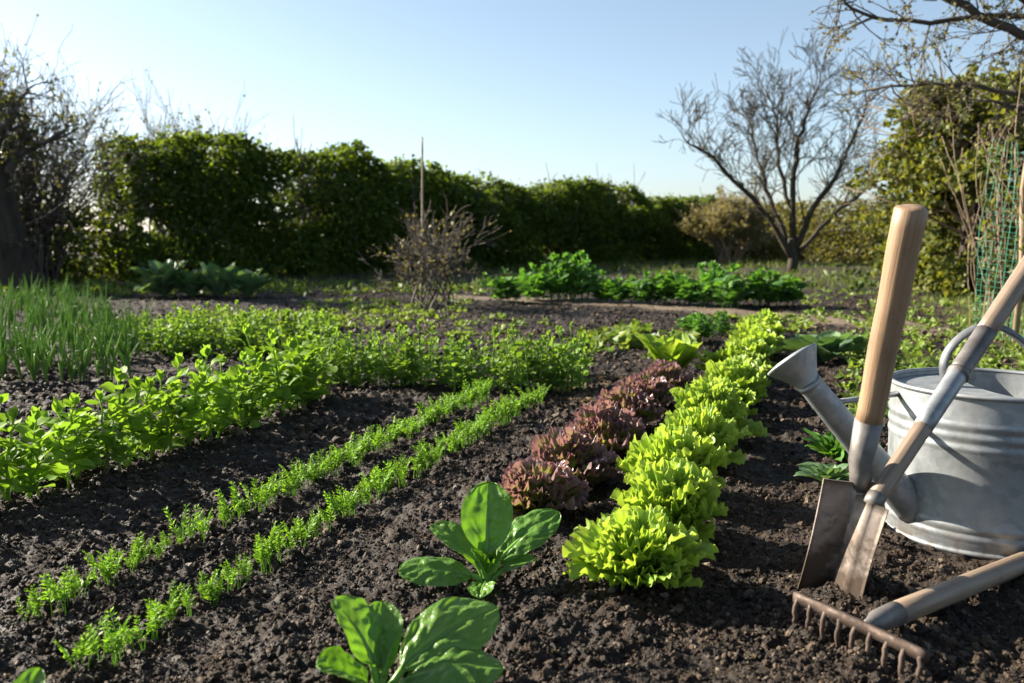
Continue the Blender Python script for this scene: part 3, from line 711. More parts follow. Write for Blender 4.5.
# low weeds
def weeds(pts, size, name, lb, mat='weed', up=.9):
    mb = MB(); C, D, S = [], [], []
    for p in pts:
        n = rs.randint(5, 11); az = U_(0, 6.28, n); s = size * U_(.6, 1.4); e = U_(.15, up, n)
        d = np.stack([np.cos(az) * np.cos(e), np.sin(az) * np.cos(e), np.sin(e)], 1)
        C.append(p + d * s * U_(.4, 1.1, (n, 1))); D.append(d + rs.normal(0, .2, (n, 3))); S.append(s * U_(.5, 1.1, n))
    cards(mb, np.concatenate(C), np.concatenate(D), np.concatenate(S), .18, .36)
    tag(mb.build(name, M[mat]), lb, 'weeds', kind='stuff')
def zfix(p): p[:, 2] = Hfull(p[:, 0], p[:, 1]); return p
w1 = zfix(np.vstack([scatter_px(240, 190, 420, 312, 328), scatter_px(60, 420, 560, 318, 345), scatter_px(150, 300, 470, 300, 312), scatter_px(120, 60, 300, 318, 338)]))
weeds(w1, .032, 'weeds', 'low pale green weeds on the dug ground behind the seedlings')
w2 = zfix(np.vstack([scatter_px(400, 845, 1060, 320, 378), scatter_px(160, 800, 1000, 290, 322), scatter_px(80, 690, 820, 318, 332), scatter_px(50, 845, 900, 380, 420)]))
weeds(w2, .034, 'weeds', 'yellow green leafy weeds spreading behind the watering can')
w3 = zfix(np.vstack([scatter_px(260, -20, 480, 282, 296), scatter_px(40, 585, 700, 330, 350)]))
weeds(w3, .06, 'weeds', 'dark low weeds scattered along the shaded hedge bottom')
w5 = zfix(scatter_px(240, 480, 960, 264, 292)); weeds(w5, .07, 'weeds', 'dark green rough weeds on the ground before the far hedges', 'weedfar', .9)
w4 = zfix(scatter_px(26, 575, 668, 335, 362)); weeds(w4, .04, 'weeds', 'scattered tiny weeds between seedlings and romaine lettuce')
lt = zfix(np.vstack([scatter_px(500, 330, 1000, 296, 345), scatter_px(120, 560, 640, 375, 410), scatter_px(150, 150, 480, 285, 300)]))
lt2 = zfix(scatter_px(70, 0, 1024, 400, 683))
weeds(lt2, .006, 'straw_bits', 'few tiny straw bits scattered over the near soil', 'litter', .3)
weeds(lt, .018, 'dead_leaves', 'dry brown leaf bits and straw lying on the bare ground', 'litter', .3)

# ------------------------------------------------------------------ woody plants
def grow(mb, p, d, L, r, lev, maxlev, tips, split=(3, 5), wob=.12, up=.05, ratio=.68, rmin=.0025, spread=.75, n=7, sides=None, t0=.35):
    pts = [np.array(p, float)]; d = np.array(d, float); d /= np.linalg.norm(d); dirs = [d]
    for i in range(n - 1):
        d = d + rs.normal(0, wob, 3) + np.array([0, 0, up]); d /= np.linalg.norm(d); pts.append(pts[-1] + d * L / (n - 1)); dirs.append(d)
    pts = np.array(pts); r1 = max(rmin, r * (.5 if lev < maxlev else .35))
    tube(mb, pts, np.linspace(r, r1, n), sides or (8 if lev == 0 else 5 if lev < 3 else 4), rs.rand(), False)
    tips.append((pts, lev))
    if lev >= maxlev: return
    k = rs.randint(split[0], split[1] + 1)
    for j in range(k):
        f = 1. if j == 0 else U_(t0, .98); q = f * (n - 1); i0 = min(n - 2, int(q)); pt = pts[i0] + (pts[i0 + 1] - pts[i0]) * (q - i0); dd = dirs[i0]
        rn = rs.normal(size=3); rn -= dd * rn.dot(dd); rn /= np.linalg.norm(rn)
        nd_ = dd + rn * U_(.35, 1) * spread * (.45 if j == 0 else 1)
        grow(mb, pt, nd_, L * ratio * U_(.7, 1.15), max(rmin, r * (.72 if j == 0 else .55) * (1 - .25 * f)), lev + 1, maxlev, tips, split, wob, up, ratio, rmin, spread, n, None, t0)

def tip_leaves(mb, tips, minlev, per, size, jit=.02, asp=.4, keep=None):
    C, D = [], []
    for pts, lev in tips:
        if lev < minlev: continue
        for _ in range(rs.poisson(per)):
            f = U_(.2, 1) * (len(pts) - 1.001); i = int(f); c = pts[i] + (pts[i + 1] - pts[i]) * (f - i)
            d = rs.normal(size=3) + (pts[-1] - pts[0]) / (np.linalg.norm(pts[-1] - pts[0]) + 1e-6) * .8
            C.append(c + rs.normal(0, jit, 3)); D.append(d)
    C = np.array(C); D = np.array(D)
    if keep is not None: k = keep(C); C, D = C[k], D[k]
    cards(mb, C, D, size * U_(.6, 1.35, len(C)), .15, asp)

# bare fruit tree in the corner
bt = at(790, 283); BD = 12.0
base = np.array([(792 - 512) / 900 * BD, BD, 0.])
root = empty('bare_fruit_tree', base); tag(root, 'bare spring tree with spreading twigs standing in front of the low hedge', 'tree')
mt, mc = MB(), MB(); tips = []
loc = lambda px, py, Y=BD: P(px, py, Y) - base
trunk = np.array([[0, 0, -.05], [.0, 0, .12], loc(793, 258), loc(792, 238)]); tube(mt, trunk, [.085, .07, .06, .055], 10, .4)
mt.build('trunk', M['branch'], root)
limbs = [[(792, 258), (770, 220), (738, 184), (704, 152), (682, 140)], [(792, 250), (768, 195), (757, 155), (750, 122)], [(793, 240), (792, 180), (797, 145), (808, 112), (818, 88)], [(794, 252), (814, 208), (840, 170), (858, 130), (870, 100)],
         [(795, 255), (834, 215), (870, 186), (905, 170)], [(793, 225), (778, 160), (777, 120), (768, 92)]]
for li, lb in enumerate(limbs):
    dy = [-.3, .4, 0, -.4, .5, .6][li]
    pts = np.array([loc(px, py, BD + dy * k / (len(lb) - 1)) for k, (px, py) in enumerate(lb)])
    tq = np.linspace(0, len(pts) - 1, 14); pts = np.stack([np.interp(tq, np.arange(len(pts)), pts[:, j]) for j in range(3)], 1) + np.r_[np.zeros((1, 3)), rs.normal(0, .015, (13, 3))]
    tube(mc, pts, np.linspace(.047 if li in (0, 2, 3) else .034, .009, 14), 6, .5)
    for k in range(2, 14):
        for _ in range(3 if k > 3 else 1):
            dd = pts[min(13, k + 1)] - pts[k - 1]; dd /= np.linalg.norm(dd)
            rn = rs.normal(size=3); rn[2] = abs(rn[2]) * .6; rn /= np.linalg.norm(rn)
            grow(mc, pts[k], dd * .8 + rn * .9 + [0, 0, .35], U_(.22, .50), .0095 * (1.25 - k / 16), 1, 3, tips, (3, 4), .20, .02, .70, .0033, 1.0, 5)
cr = mc.build('crown', M['branch'], root)
mb = MB(); tip_leaves(mb, tips, 3, .45, .022, .006); mb.build('buds', M['bud'], cr)

# hedge
def hedge(name, a, b, hgt, thick, mat, n, size, lab, cat='hedge', lumps=.25, seed=0, stems=True, side_open=0.):
    a = np.array(a, float); b = np.array(b, float); L = np.linalg.norm(b - a); d = (b - a) / L; nrm = np.array([d[1], -d[0]])
    root = empty(name, (a[0], a[1], 0)); tag(root, lab, cat)
    mb = MB(); t = U_(0, 1, n); hh = hgt(t); 
    v = rs.rand(n) ** 1.0; z = v * hh
    lump = lumps * (fbm(t * L * 1.3, z * 1.6 + seed, 3, 200 + seed) - .45) * 2
    w = thick * (.5 + lump) * np.clip(1.1 - (v ** 4) * .55, .3, 1)
    o = U_(-1, 1, n); o = np.sign(o) * np.abs(o) ** .55 * w
    hole = fbm(t * L * 2.6 + 50, z * 2.6, 2, 210 + seed) > .26
    ztop = z + (v > .8) * .22 * (fbm(t * L * 2.2, t * 0, 3, 220 + seed) - .5) + np.abs(rs.normal(0, .05, n)) * (v > .93)
    c = np.column_stack([d[0] * t * L + nrm[0] * o, d[1] * t * L + nrm[1] * o, ztop - .01])[hole]
    m = len(c); dirs = rs.normal(size=(m, 3)); dirs[:, 2] += .35; dirs[:, :2] += np.outer(np.sign(o[hole]), nrm) * .5
    cards(mb, c, dirs, size * U_(.6, 1.4, m), .15, .40); mb.build('leaves', M[mat], root)
    if stems:
        for i in range(int(L * 5)):
            mb = MB(); tp = []
            f = rs.rand(); p = d * f * L + nrm * U_(-.3, .3) * thick
            h_ = float(hgt(np.array([f]))[0])
            grow(mb, (p[0], p[1], -.03), rs.normal(0, .16, 3) + [0, 0, 1], h_ * U_(.45, .6), U_(.010, .022), 0, 2, tp, (3, 4), .08, .05, .72, .003, .6, 6, 5)
            mb.build('stem', M['twig'], root)
    return root
hA, hB = (-4.42, 10.0), (4.1, 18.4)
tops = lambda t: 1.58 + (1.12 - 1.58) * np.clip(t * 1.02, 0, 1) ** .9 + .20 * (fbm(t * 11.0, t * 0 + 3, 3, 99) - .5) * 2 - .05 * np.exp(-((t - .2) / .014) ** 2)
hedge('clipped_hedge', hA, hB, tops, .95, 'hedge', 165000, .058, 'tall dark evergreen hedge running from the left far behind the beds')
hedge('low_hedge', (4.3, 18.8), (7.6, 13.0), lambda t: .98 + .08 * t + .05 * (fbm(t * 10, t * 0, 2, 7) - .5), .7, 'olive', 42000, .05, 'low olive brown hedge behind the bare tree', seed=9, stems=False)
hedge('low_hedge', (-9.5, 9.3), (-4.5, 9.9), lambda t: .74 + .14 * (fbm(t * 9, t * 0, 2, 17) - .5), .8, 'hedgeyellow', 24000, .05, 'low dark hedge with yellow leaves behind the old leaning trunk', seed=19, stems=False)

# shrubs
def shrub(name, loc, h, w, nst, lv, mat, leafper, lsize, leafm, lab, cat='shrub', r=.008, cat2=None, split=(3, 4), ratio=.66, up=.03, wob=.1, asp=.4, minlev=1, spread=.7):
    root = empty(name, (loc[0], loc[1], 0)); tag(root, lab, cat); mb = MB(); tp = []
    for i in range(nst):
        az = U_(0, 6.28); tl = U_(.05, 1) * w / h
        grow(mb, (U_(-.26, .26) * w, U_(-.26, .26) * w, -.02), (math.cos(az) * tl, math.sin(az) * tl, 1), h * U_(.42, .62), r * U_(.6, 1.2), 0, lv, tp, split, wob, up, ratio, .0022, spread, 6, 5)
    mb.build('branches', M[mat], root)
    if leafper:
        mb = MB(); tip_leaves(mb, tp, minlev, leafper, lsize, lsize * .4, asp); mb.build('leaves', M[leafm], root)
    return root
p = at(434, 307); shrub('currant_bush', p, .66, .62, 20, 3, 'twig', .45, .026, 'bud', 'leafless twiggy currant bush around the bamboo cane', r=.009, up=-.003, wob=.16, spread=.85)
shrub('pale_shrub', (3.75, 15.6), 1.05, .8, 44, 3, 'palewood', 4.0, .045, 'pale', 'pale yellowish rounded shrub between dark hedge and bare tree', r=.012)
shrub('bare_shrub', (-4.25, 12.1), 2.0, .8, 22, 3, 'twig', .5, .04, 'bud', 'thin bare twigs of a shrub rising over the hedge top', r=.014, up=.02)
shrub('hazel_thicket', (-4.95, 9.5), 1.95, .52, 46, 3, 'twig', .6, .035, 'bud', 'tangled half bare hazel thicket between trunk and dark hedge', r=.015, wob=.2, spread=.9)
shrub('hazel_thicket', (-5.45, 9.2), 1.95, .7, 40, 3, 'twig', .8, .035, 'bud', 'tangled bare hazel thicket right beside the old leaning trunk', r=.015, wob=.2, spread=.9)

# cane
cb = at(421, 306); ct = P(422, 137, cb[1] + .02)
mb = MB(); n = 26; t = np.linspace(0, 1, n); pts = cb + (ct - cb) * t[:, None] + np.column_stack([np.sin(t * 3) * .006, 0 * t, 0 * t]); pts[0, 2] = -.03
rr = .0085 * (1 - .25 * t); rr[3::5] *= 1.22
tube(mb, pts - cb, rr, 8); o = mb.build('bamboo_cane', M['cane']); o.location = cb
tag(o, 'single tall bamboo cane standing upright in the twiggy bush', 'cane')

# old trunk, left
TD = 8.2; tb = np.array([(8 - 512) / 900 * TD, TD, 0.])
root = empty('old_tree', tb); tag(root, 'old tree with a thick dark leaning trunk at the left edge', 'tree')
mt, mc = MB(), MB(); tips = []
loc = lambda px, py, Y=TD: P(px, py, Y) - tb
kp = np.array([loc(14, 302), loc(8, 262), loc(1, 225), loc(-6, 180), loc(-2, 140)]); tq = np.linspace(0, 4, 16); kp = np.stack([np.interp(tq, np.arange(5), kp[:, j]) for j in range(3)], 1)
kp[1:] += rs.normal(0, .012, (15, 3)); tube(mt, kp, np.linspace(.235, .115, 16) + rs.normal(0, .006, 16), 14, .3)
tk = mt.build('trunk', M['bark'], root)
for pxs in ([(-5, 185), (14, 160), (34, 148), (58, 132)], [(-4, 170), (-14, 120), (-10, 80)], [(-2, 145), (10, 115), (24, 92)], [(-2, 150), (-40, 110), (-90, 60)]):
    pts = np.array([loc(a, b, TD + U_(-.2, .2) * i) for i, (a, b) in enumerate(pxs)]); tq = np.linspace(0, len(pts) - 1, 9); pts = np.stack([np.interp(tq, np.arange(len(pts)), pts[:, j]) for j in range(3)], 1)
    pts[1:] += rs.normal(0, .012, (8, 3)); tube(mc, pts, np.linspace(.05, .016, 9), 7, .4)
    for k in range(2, 9):
        for _ in range(3):
            rn = rs.normal(size=3); rn /= np.linalg.norm(rn); grow(mc, pts[k], rn + [.15, 0, .3], U_(.12, .27), .010, 1, 3, tips, (3, 4), .2, .03, .68, .0028, .9, 5)
cr = mc.build('crown', M['twig'], root)
mb = MB(); tip_leaves(mb, tips, 2, 1.0, .034, .01); mb.build('leaves', M['ivy'], cr)

# ivy-clad tree, right
VD = 7.6; vb = np.array([(965 - 512) / 900 * VD, VD, 0.])
root = empty('ivy_clad_tree', vb); tag(root, 'bushy ivy covered small tree behind the wooden spade handle', 'tree')
mt, mc = MB(), MB(); tips = []
loc = lambda px, py, Y=VD: P(px, py, Y) - vb
tube(mt, np.array([[0, 0, -.05], [.03, 0, .5], [.0, .02, 1.0], [.04, 0, 1.5]]), [.10, .08, .07, .05], 10); mt.build('trunk', M['bark'], root)
for i in range(46):
    z = U_(.05, 1.45); az = U_(0, 6.28); grow(mc, (0, 0, z), (math.cos(az), math.sin(az), U_(-.1, .7)), U_(.3, .6), .014, 1, 3, tips, (3, 4), .16, .03, .7, .0035, .8, 6)
cr = mc.build('crown', M['palewood'], root)
n = 30000; z = U_(.0, 1.0, n) ** .9 * 1.72; a = U_(0, 6.28, n); f = z / 1.72
wid = (.50 + .20 * np.sin(f * 3.0)) * np.clip(1.2 - f ** 4 * .5, .2, 1) * (.12 + 1.65 * fbm(a * 1.6 + 7, z * 3.4, 3, 500)) * 1.12
rad = wid * np.sqrt(U_(.12, 1, n)); keep = fbm(np.cos(a) * rad * 6 + 60, z * 5, 2, 510) + .12 * np.sin(a) > .50
c = np.column_stack([np.cos(a) * rad, np.sin(a) * rad, z + .05 + .5 * (fbm(a * 3, a * 0, 2, 520) - .5) * f])[keep]
dr = rs.normal(size=(len(c), 3)); dr[:, 2] -= .2
mb = MB(); cards(mb, c, dr, .05 * U_(.6, 1.4, len(c)), .15, .42); mb.build('leaves', M['ivy'], cr)

# budding tree, trunk outside on the right, boughs reaching into the view
QD = 5.2; qb = np.array([(1190 - 512) / 900 * QD, QD, 0.])
root = empty('budding_tree', qb); tag(root, 'tree whose dark budding boughs hang into the top right corner', 'tree')
mt, mc = MB(), MB(); tips = []
loc = lambda px, py, Y=QD: P(px, py, Y) - qb
tube(mt, np.array([[0, 0, -.05], [-.02, 0, .6], [.03, 0, 1.2], [0, 0, 1.9]]), [.12, .10, .09, .06], 10); mt.build('trunk', M['bark'], root)
boughs = [([(1190, 120), (1100, 70), (1024, 34), (975, 14), (930, -10), (880, -40)], .036, .016), ([(1150, 60), (1080, 30), (1010, 12), (940, 22), (880, 20), (850, 8), (838, -6)], .022, .006), ([(1190, 150), (1090, 118), (1020, 96), (960, 84), (905, 86), (870, 88)], .022, .005),
          ([(1160, 120), (1080, 40), (1000, -20)], .03, .015), ([(1190, 170), (1100, 130), (1030, 112), (985, 100)], .03, .008)]
for bi, (pp, r0, r1) in enumerate(boughs):
    pts = np.array([loc(a, b, QD + [0, .25, .5, -.3, .3][bi] * i / 5) for i, (a, b) in enumerate(pp)]); tq = np.linspace(0, len(pts) - 1, 18)
    pts = np.stack([np.interp(tq, np.arange(len(pts)), pts[:, j]) for j in range(3)], 1); pts[1:] += rs.normal(0, .006, (17, 3))
    tube(mc, pts, np.linspace(r0, r1, 18), 8, .2)
    for k in range(3, 18):
        for _ in range(2):
            rn = rs.normal(size=3); rn[1] *= .7; rn[2] += .1; rn /= np.linalg.norm(rn); dd = pts[min(17, k + 1)] - pts[k - 1]; dd /= np.linalg.norm(dd)
            grow(mc, pts[k], rn + dd * .6, U_(.12, .26), .0055, 1, 3, tips, (2, 4), .16, .02, .68, .0014, .8, 5)
cr = mc.build('crown', M['twig'], root)
mb = MB(); tip_leaves(mb, tips, 1, 1.7, .020, .006, .42); mb.build('leaves', M['bud'], cr)

# net fence at the right
FD0 = P(985, 300, 5.6); n0 = at(976, 338); n1 = n0 + np.array([.62, -1.55, 0])
root = empty('net_fence', n0); tag(root, 'green garden net stretched on rough posts at the right edge', 'fence')
d = (n1 - n0); Ln = np.linalg.norm(d); d = d / Ln; nr = np.array([d[1], -d[0], 0])
mb = MB(); hN = 1.02
for i in range(46):
    s = i / 45 * Ln + U_(-.008, .008); z = np.linspace(0, 1, 10)
    pts = d * s + nr * (.03 * np.sin(s * 6 + z * 4))[:, None] + np.column_stack([rs.normal(0, .004, 10), rs.normal(0, .004, 10), z * hN * (1 - .12 * abs(math.sin(s * 2.2)))])
    tube(mb, pts, .0020, 4, .5, False)
for i in range(34):
    z = .02 + i / 33 * hN * .93; s = np.linspace(0, 1, 24) * Ln
    pts = d[None] * s[:, None] + nr * (.03 * np.sin(s * 6 + z / hN * 4))[:, None] + np.column_stack([0 * s, 0 * s, z * (1 - .12 * np.abs(np.sin(s * 2.2)))])
    tube(mb, pts, .0008, 4, .5, False)
mb.build('netting', M['net'], root)
for s in (.25, .7, 1.2, Ln):
    mb = MB(); b = d * s + nr * .03; pts = np.array([b + [0, 0, -.05], b + [.01, 0, .4], b + [-.005, .01, .75], b + [.01, 0, .98]]); tube(mb, pts, [.016, .015, .014, .013], 8); mb.build('post', M['palewood'], root)
mb = MB(); tp = []
root = empty('climbing_plant', n0 + d * .3 - nr * .03); tag(root, 'dry brown climbing stems with few leaves tangled in the green net', 'climber')
for i in range(52):
    grow(mb, d * U_(-.35, 1.5) + nr * U_(-.05, .04), rs.normal(0, .12, 3) + [0, 0, 1], U_(.5, .95), U_(.003, .006), 0, 1, tp, (3, 5), .08, .05, .5, .0018, .5, 8, 5)
mb.build('stems', M['palewood'], root)
mb = MB(); tip_leaves(mb, tp, 0, 5, .034, .014); mb.build('leaves', M['ivy'], root)

# ------------------------------------------------------------------ watering can
zc = hz(CAN_C[0], CAN_C[1])
root = empty('watering_can', (CAN_C[0], CAN_C[1], zc - .004)); tag(root, 'grey galvanised watering can with long spout standing on the soil', 'watering can')
HB = P(985, 382, CAN_C[1])[2] - zc + .004
prof = [(.160, 0.0), (.165, .002)]
def bead(z, r, a=.0019, w=.0055): return [(r, z - w * 1.6), (r + a * .4, z - w), (r + a, z - w * .35), (r + a, z + w * .35), (r + a * .4, z + w), (r, z + w * 1.6)]
rb = lambda z: CAN_R - .004 + .004 * z / HB
body = [(rb(0) - .004, 0.), (rb(0), .003)]
for z in (.030, .048, HB * .665, HB * .735, HB * .805): body += bead(z, rb(z))
body += [(rb(HB), HB - .006)]
mb = MB(); lathe(mb, body, 96)
inn = [(rb(HB) - .003, HB - .006), (rb(0) - .003, .012), (.001, .012)]; lathe(mb, inn, 96)
bd = mb.build('body', M['galv'], root)
mb = MB(); th = np.linspace(0, 2 * math.pi, 97)
def ring(mb, r, z, a, n=96, m=10):
    t = np.arange(n) * 2 * math.pi / n; p_ = np.arange(m) * 2 * math.pi / m; T, Q = np.meshgrid(t, p_, indexing='ij')
    v = np.stack([(r + a * np.cos(Q)) * np.cos(T), (r + a * np.cos(Q)) * np.sin(T), z + a * np.sin(Q)], -1).reshape(-1, 3)
    i, j = np.meshgrid(np.arange(n), np.arange(m), indexing='ij'); i2, j2 = (i + 1) % n, (j + 1) % m
    mb.add(v, np.stack([i * m + j, i2 * m + j, i2 * m + j2, i * m + j2], -1).reshape(-1, 4))
ring(mb, rb(HB) + .0005, HB - .003, .0045); mb.build('rim', M['galv'], root)
mb = MB(); ring(mb, rb(0) + .0005, .005, .005); mb.build('foot_ring', M['galv'], root)
# half cover plate on the spout side
mb = MB(); n = 40; an = np.linspace(R(80), R(280), n); rc = rb(HB) - .004
v = [(rc * math.cos(a), rc * math.sin(a), HB - .012) for a in an]
x0 = rc * math.cos(R(80)); inner = [(x0 - .05 * (1 - (2 * k / (n - 1) - 1) ** 2), rc * math.sin(R(80)) * (1 - 2 * k / (n - 1)), HB - .012) for k in range(n)]
vv = np.array(v + inner); q = [(k, k + 1, n + k + 1, n + k) for k in range(n - 1)]
vb_ = vv - [0, 0, .002]; mb.add(np.vstack([vv, vb_]), q + [(2 * n + a, 2 * n + d_, 2 * n + c_, 2 * n + b_) for a, b_, c_, d_ in q] + [(n + k, n + k + 1, 3 * n + k + 1, 3 * n + k) for k in range(n - 1)])
mb.build('cover_plate', M['galv'], root, smooth=False)
# hoop handle : rises from the plate, arches over and comes down behind the can
ctrl = np.array([(-.072, .03, HB - .012), (-.079, .03, HB + .030), (-.062, .03, HB + .068), (-.022, .03, HB + .097), (.028, .03, HB + .097), (.072, .03, HB + .068), (.108, .02, HB + .028), (.138, .01, HB + .004), (.160, .0, HB - .016), (.166, .0, HB - .05)])
def spline(c, m):
    c = np.asarray(c); k = len(c); out = []
    for t in np.linspace(0, k - 1, m):
        i = min(int(t), k - 2); f = t - i; p0, p1, p2, p3 = c[max(i - 1, 0)], c[i], c[i + 1], c[min(i + 2, k - 1)]
        out.append(.5 * ((2 * p1) + (-p0 + p2) * f + (2 * p0 - 5 * p1 + 4 * p2 - p3) * f * f + (-p0 + 3 * p1 - 3 * p2 + p3) * f ** 3))
    return np.array(out)
hp = spline(ctrl, 60); tg = np.gradient(hp, axis=0); tg /= np.linalg.norm(tg, axis=1)[:, None]; sd = np.array([0, 1., 0]); nn = np.cross(tg, sd)
m = 14; ph = np.arange(m) * 2 * math.pi / m
mb = MB(); v = hp[:, None] + sd * (np.cos(ph) * .0125)[None, :, None] + nn[:, None] * (np.sin(ph) * .0052)[None, :, None] + nn[:, None] * (-.004 * np.cos(ph) ** 2)[None, :, None]
mb.add(v.reshape(-1, 3), gridq(60, m, True)); mb.build('handle', M['darkgalv'], root)
# spout, rose, brace
cw = np.array([CAN_C[0], CAN_C[1], zc - .004])
YS = CAN_C[1] - .05
sp0 = P(906, 500, YS + .01) - cw; sp1 = P(807, 381, YS - .04) - cw; sdv = sp1 - sp0; sl = np.linalg.norm(sdv); sdv /= sl
mb = MB(); t = np.linspace(-.08, 1, 22); tube(mb, sp0 + sdv * (t * sl)[:, None], np.interp(t, [-.08, .5, 1], [.031, .0255, .0205]), 28); so = mb.build('spout', M['galv'], root)
mb = MB(); a = sp0 + sdv * sl * .985; tube(mb, np.array([a - sdv * .004, a + sdv * .004]), .0225, 28); mb.build('spout_collar', M['galv'], so)
# rose: cone opening up and to the left
rdv = np.array([-.52, .36, .80]); rdv /= np.linalg.norm(rdv)
rc0 = sp1 - sdv * .004; prf = [(.0205, -.004), (.0215, .004), (.028, .016), (.039, .033), (.047, .044), (.0492, .047), (.0485, .050), (.030, .054), (.002, .056)]
mb = MB(); pts = np.array([rc0 + rdv * z for _, z in prf])
aa = np.cross(rdv, [0, 1, 0]); aa /= np.linalg.norm(aa); ab = np.cross(rdv, aa); n = 48; ph = np.arange(n) * 2 * math.pi / n
v = np.array([rc0 + rdv * z + r_ * (aa * np.cos(p_) + ab * np.sin(p_)) for r_, z in prf for p_ in ph]); mb.add(v, gridq(len(prf), n, True)); mb.build('rose', M['galv'], root)
b0 = P(838, 402, YS - .02) - cw; b1 = np.array([-(CAN_R - .001), .0, b0[2] + .002])
mb = MB(); tube(mb, np.array([b0, b0 * .5 + b1 * .5, b1]), .0055, 12); mb.build('brace', M['galv'], root)

# ------------------------------------------------------------------ tools
def frame(p0, p1, xh):
    z = (p1 - p0); L = np.linalg.norm(z); z /= L; x = np.array(xh, float); x -= z * x.dot(z); x /= np.linalg.norm(x); y = np.cross(z, x)
    m = Matrix(((x[0], y[0], z[0], p0[0]), (x[1], y[1], z[1], p0[1]), (x[2], y[2], z[2], p0[2]), (0, 0, 0, 1)))
    return m, L
def blade_mesh(mb, w0, w1, z0, z1, dish=.012, th=.0022, n=15, m=22, square=.0):
    U, S = np.meshgrid(np.linspace(0, 1, m), np.linspace(-1, 1, n), indexing='ij')
    w = (w0 + (w1 - w0) * U) * .5; zt = z0 + (z1 - z0) * U + .006 * (S ** 2) * (U < .05)
    zt = zt + (1 - U) ** 6 * (.010 * S ** 2)
    y = -dish * (1 - S ** 2) - .006 * np.sin(U * 3)
    rib = .006 * np.exp(-(S / .16) ** 2) * U ** .6
    f = np.stack([S * w, y - rib, zt], -1).reshape(-1, 3); bk = np.stack([S * w, y - rib + th, zt], -1).reshape(-1, 3); k = n * m
    q = gridq(m, n); e = []
    bl = [i for i in range(n)] + [i * n + n - 1 for i in range(1, m)] + [(m - 1) * n + i for i in range(n - 2, -1, -1)] + [i * n for i in range(m - 2, 0, -1)]
    for i in range(len(bl)): a, b = bl[i], bl[(i + 1) % len(bl)]; e.append((a, b, b + k, a + k))
    mb.add(np.vstack([f, bk]), np.vstack([q, q[:, ::-1] + k, np.array(e)]))

# spade 1
p0 = at(836, 585); p1 = P(911, 210, 1.235); Mx, L = frame(p0, p1, (.97, .26, 0))
root = empty('garden_spade'); root.matrix_world = Mx; tag(root, 'spade with thick honey brown shaft standing upright in the soil', 'spade')
zb = L * .312                                            # top of the blade
skew = Matrix.Translation((0, 0, zb)) @ Matrix.Rotation(R(5.5), 4, 'Y') @ Matrix.Translation((0, 0, -zb))
mb = MB(); blade_mesh(mb, .102, .118, -.05, zb, .010); o = mb.build('blade', M['blade'], root); o.matrix_local = skew
mb = MB(); tube(mb, [(0, -.010, .03), (0, -.012, zb * .45), (0, -.011, zb * .85), (0, -.008, zb * 1.0)], [.004, .009, .0125, .0150], 20); o2 = mb.build('rib', M['blade'], o)
mb = MB(); tube(mb, [(0, -.010, zb * .93), (0, -.006, zb + .012), (0, 0, zb + .03), (0, 0, L * .475)], [.0145, .0165, .0180, .0203], 20); mb.build('socket', M['steel'], root)
mb = MB(); z = np.linspace(L * .465, L, 14); r_ = np.linspace(.0192, .0222, 14); zz_ = list(z) + [L + .003, L + .0055]; rr_ = list(r_) + [.0195, .014]; tube(mb, [(0.0008 * math.sin(k), 0, q) for k, q in enumerate(zz_)], rr_, 24); mb.build('shaft', M['wood'], root)

# spade 2, leaning on the can
tip = at(846, 602); q0 = P(872, 504, 1.272); qc = P(958, 374, CAN_C[1] - CAN_R - .022); dirq = qc - q0; q1 = q0 + dirq * 2.35; Mx, L = frame(q0, q1, (.36, -.93, 0))
root = empty('garden_spade'); root.matrix_world = Mx; tag(root, 'narrow spade with worn shaft and steel sleeve, leaning against the watering can', 'spade')
lc = np.linalg.norm(dirq)
M2, zb = frame(tip, q0, (.50, -.86, 0)); loc2 = Mx.inverted() @ M2
mb = MB(); blade_mesh(mb, .052, .056, -.045, zb + .003, .003, .0022, 11, 18); o = mb.build('blade', M['blade'], root); o.matrix_local = loc2
mb = MB(); tube(mb, [(0, 0, -.003), (0, 0, .004), (0, 0, .016)], [.0118, .0134, .0139], 16); mb.build('socket', M['steel'], root)
mb = MB(); z = np.linspace(.012, lc * .58, 8); tube(mb, [(0, 0, q) for q in z], np.linspace(.0132, .0142, 8), 20); mb.build('lower_shaft', M['greywood'], root)
mb = MB(); z = np.linspace(lc * .56, lc * 1.02, 8); tube(mb, [(0, 0, q) for q in z], np.linspace(.0148, .0156, 8), 20); mb.build('strap_sleeve', M['galv'], root)
mb = MB(); z = np.linspace(lc * 1.0, lc * 1.36, 8); tube(mb, [(0, 0, q) for q in z], np.linspace(.0163, .0170, 8), 20); sl_ = mb.build('sleeve', M['steel'], root)
mb = MB(); z = np.linspace(lc * .985, lc * 1.015, 3); tube(mb, [(0, 0, q) for q in z], .0178, 20); mb.build('band', M['steel'], sl_)
mb = MB(); z = np.linspace(lc * 1.35, L, 10); tube(mb, [(0, 0, q) for q in z], np.linspace(.0164, .0178, 10), 20); mb.build('upper_shaft', M['greywood'], root)

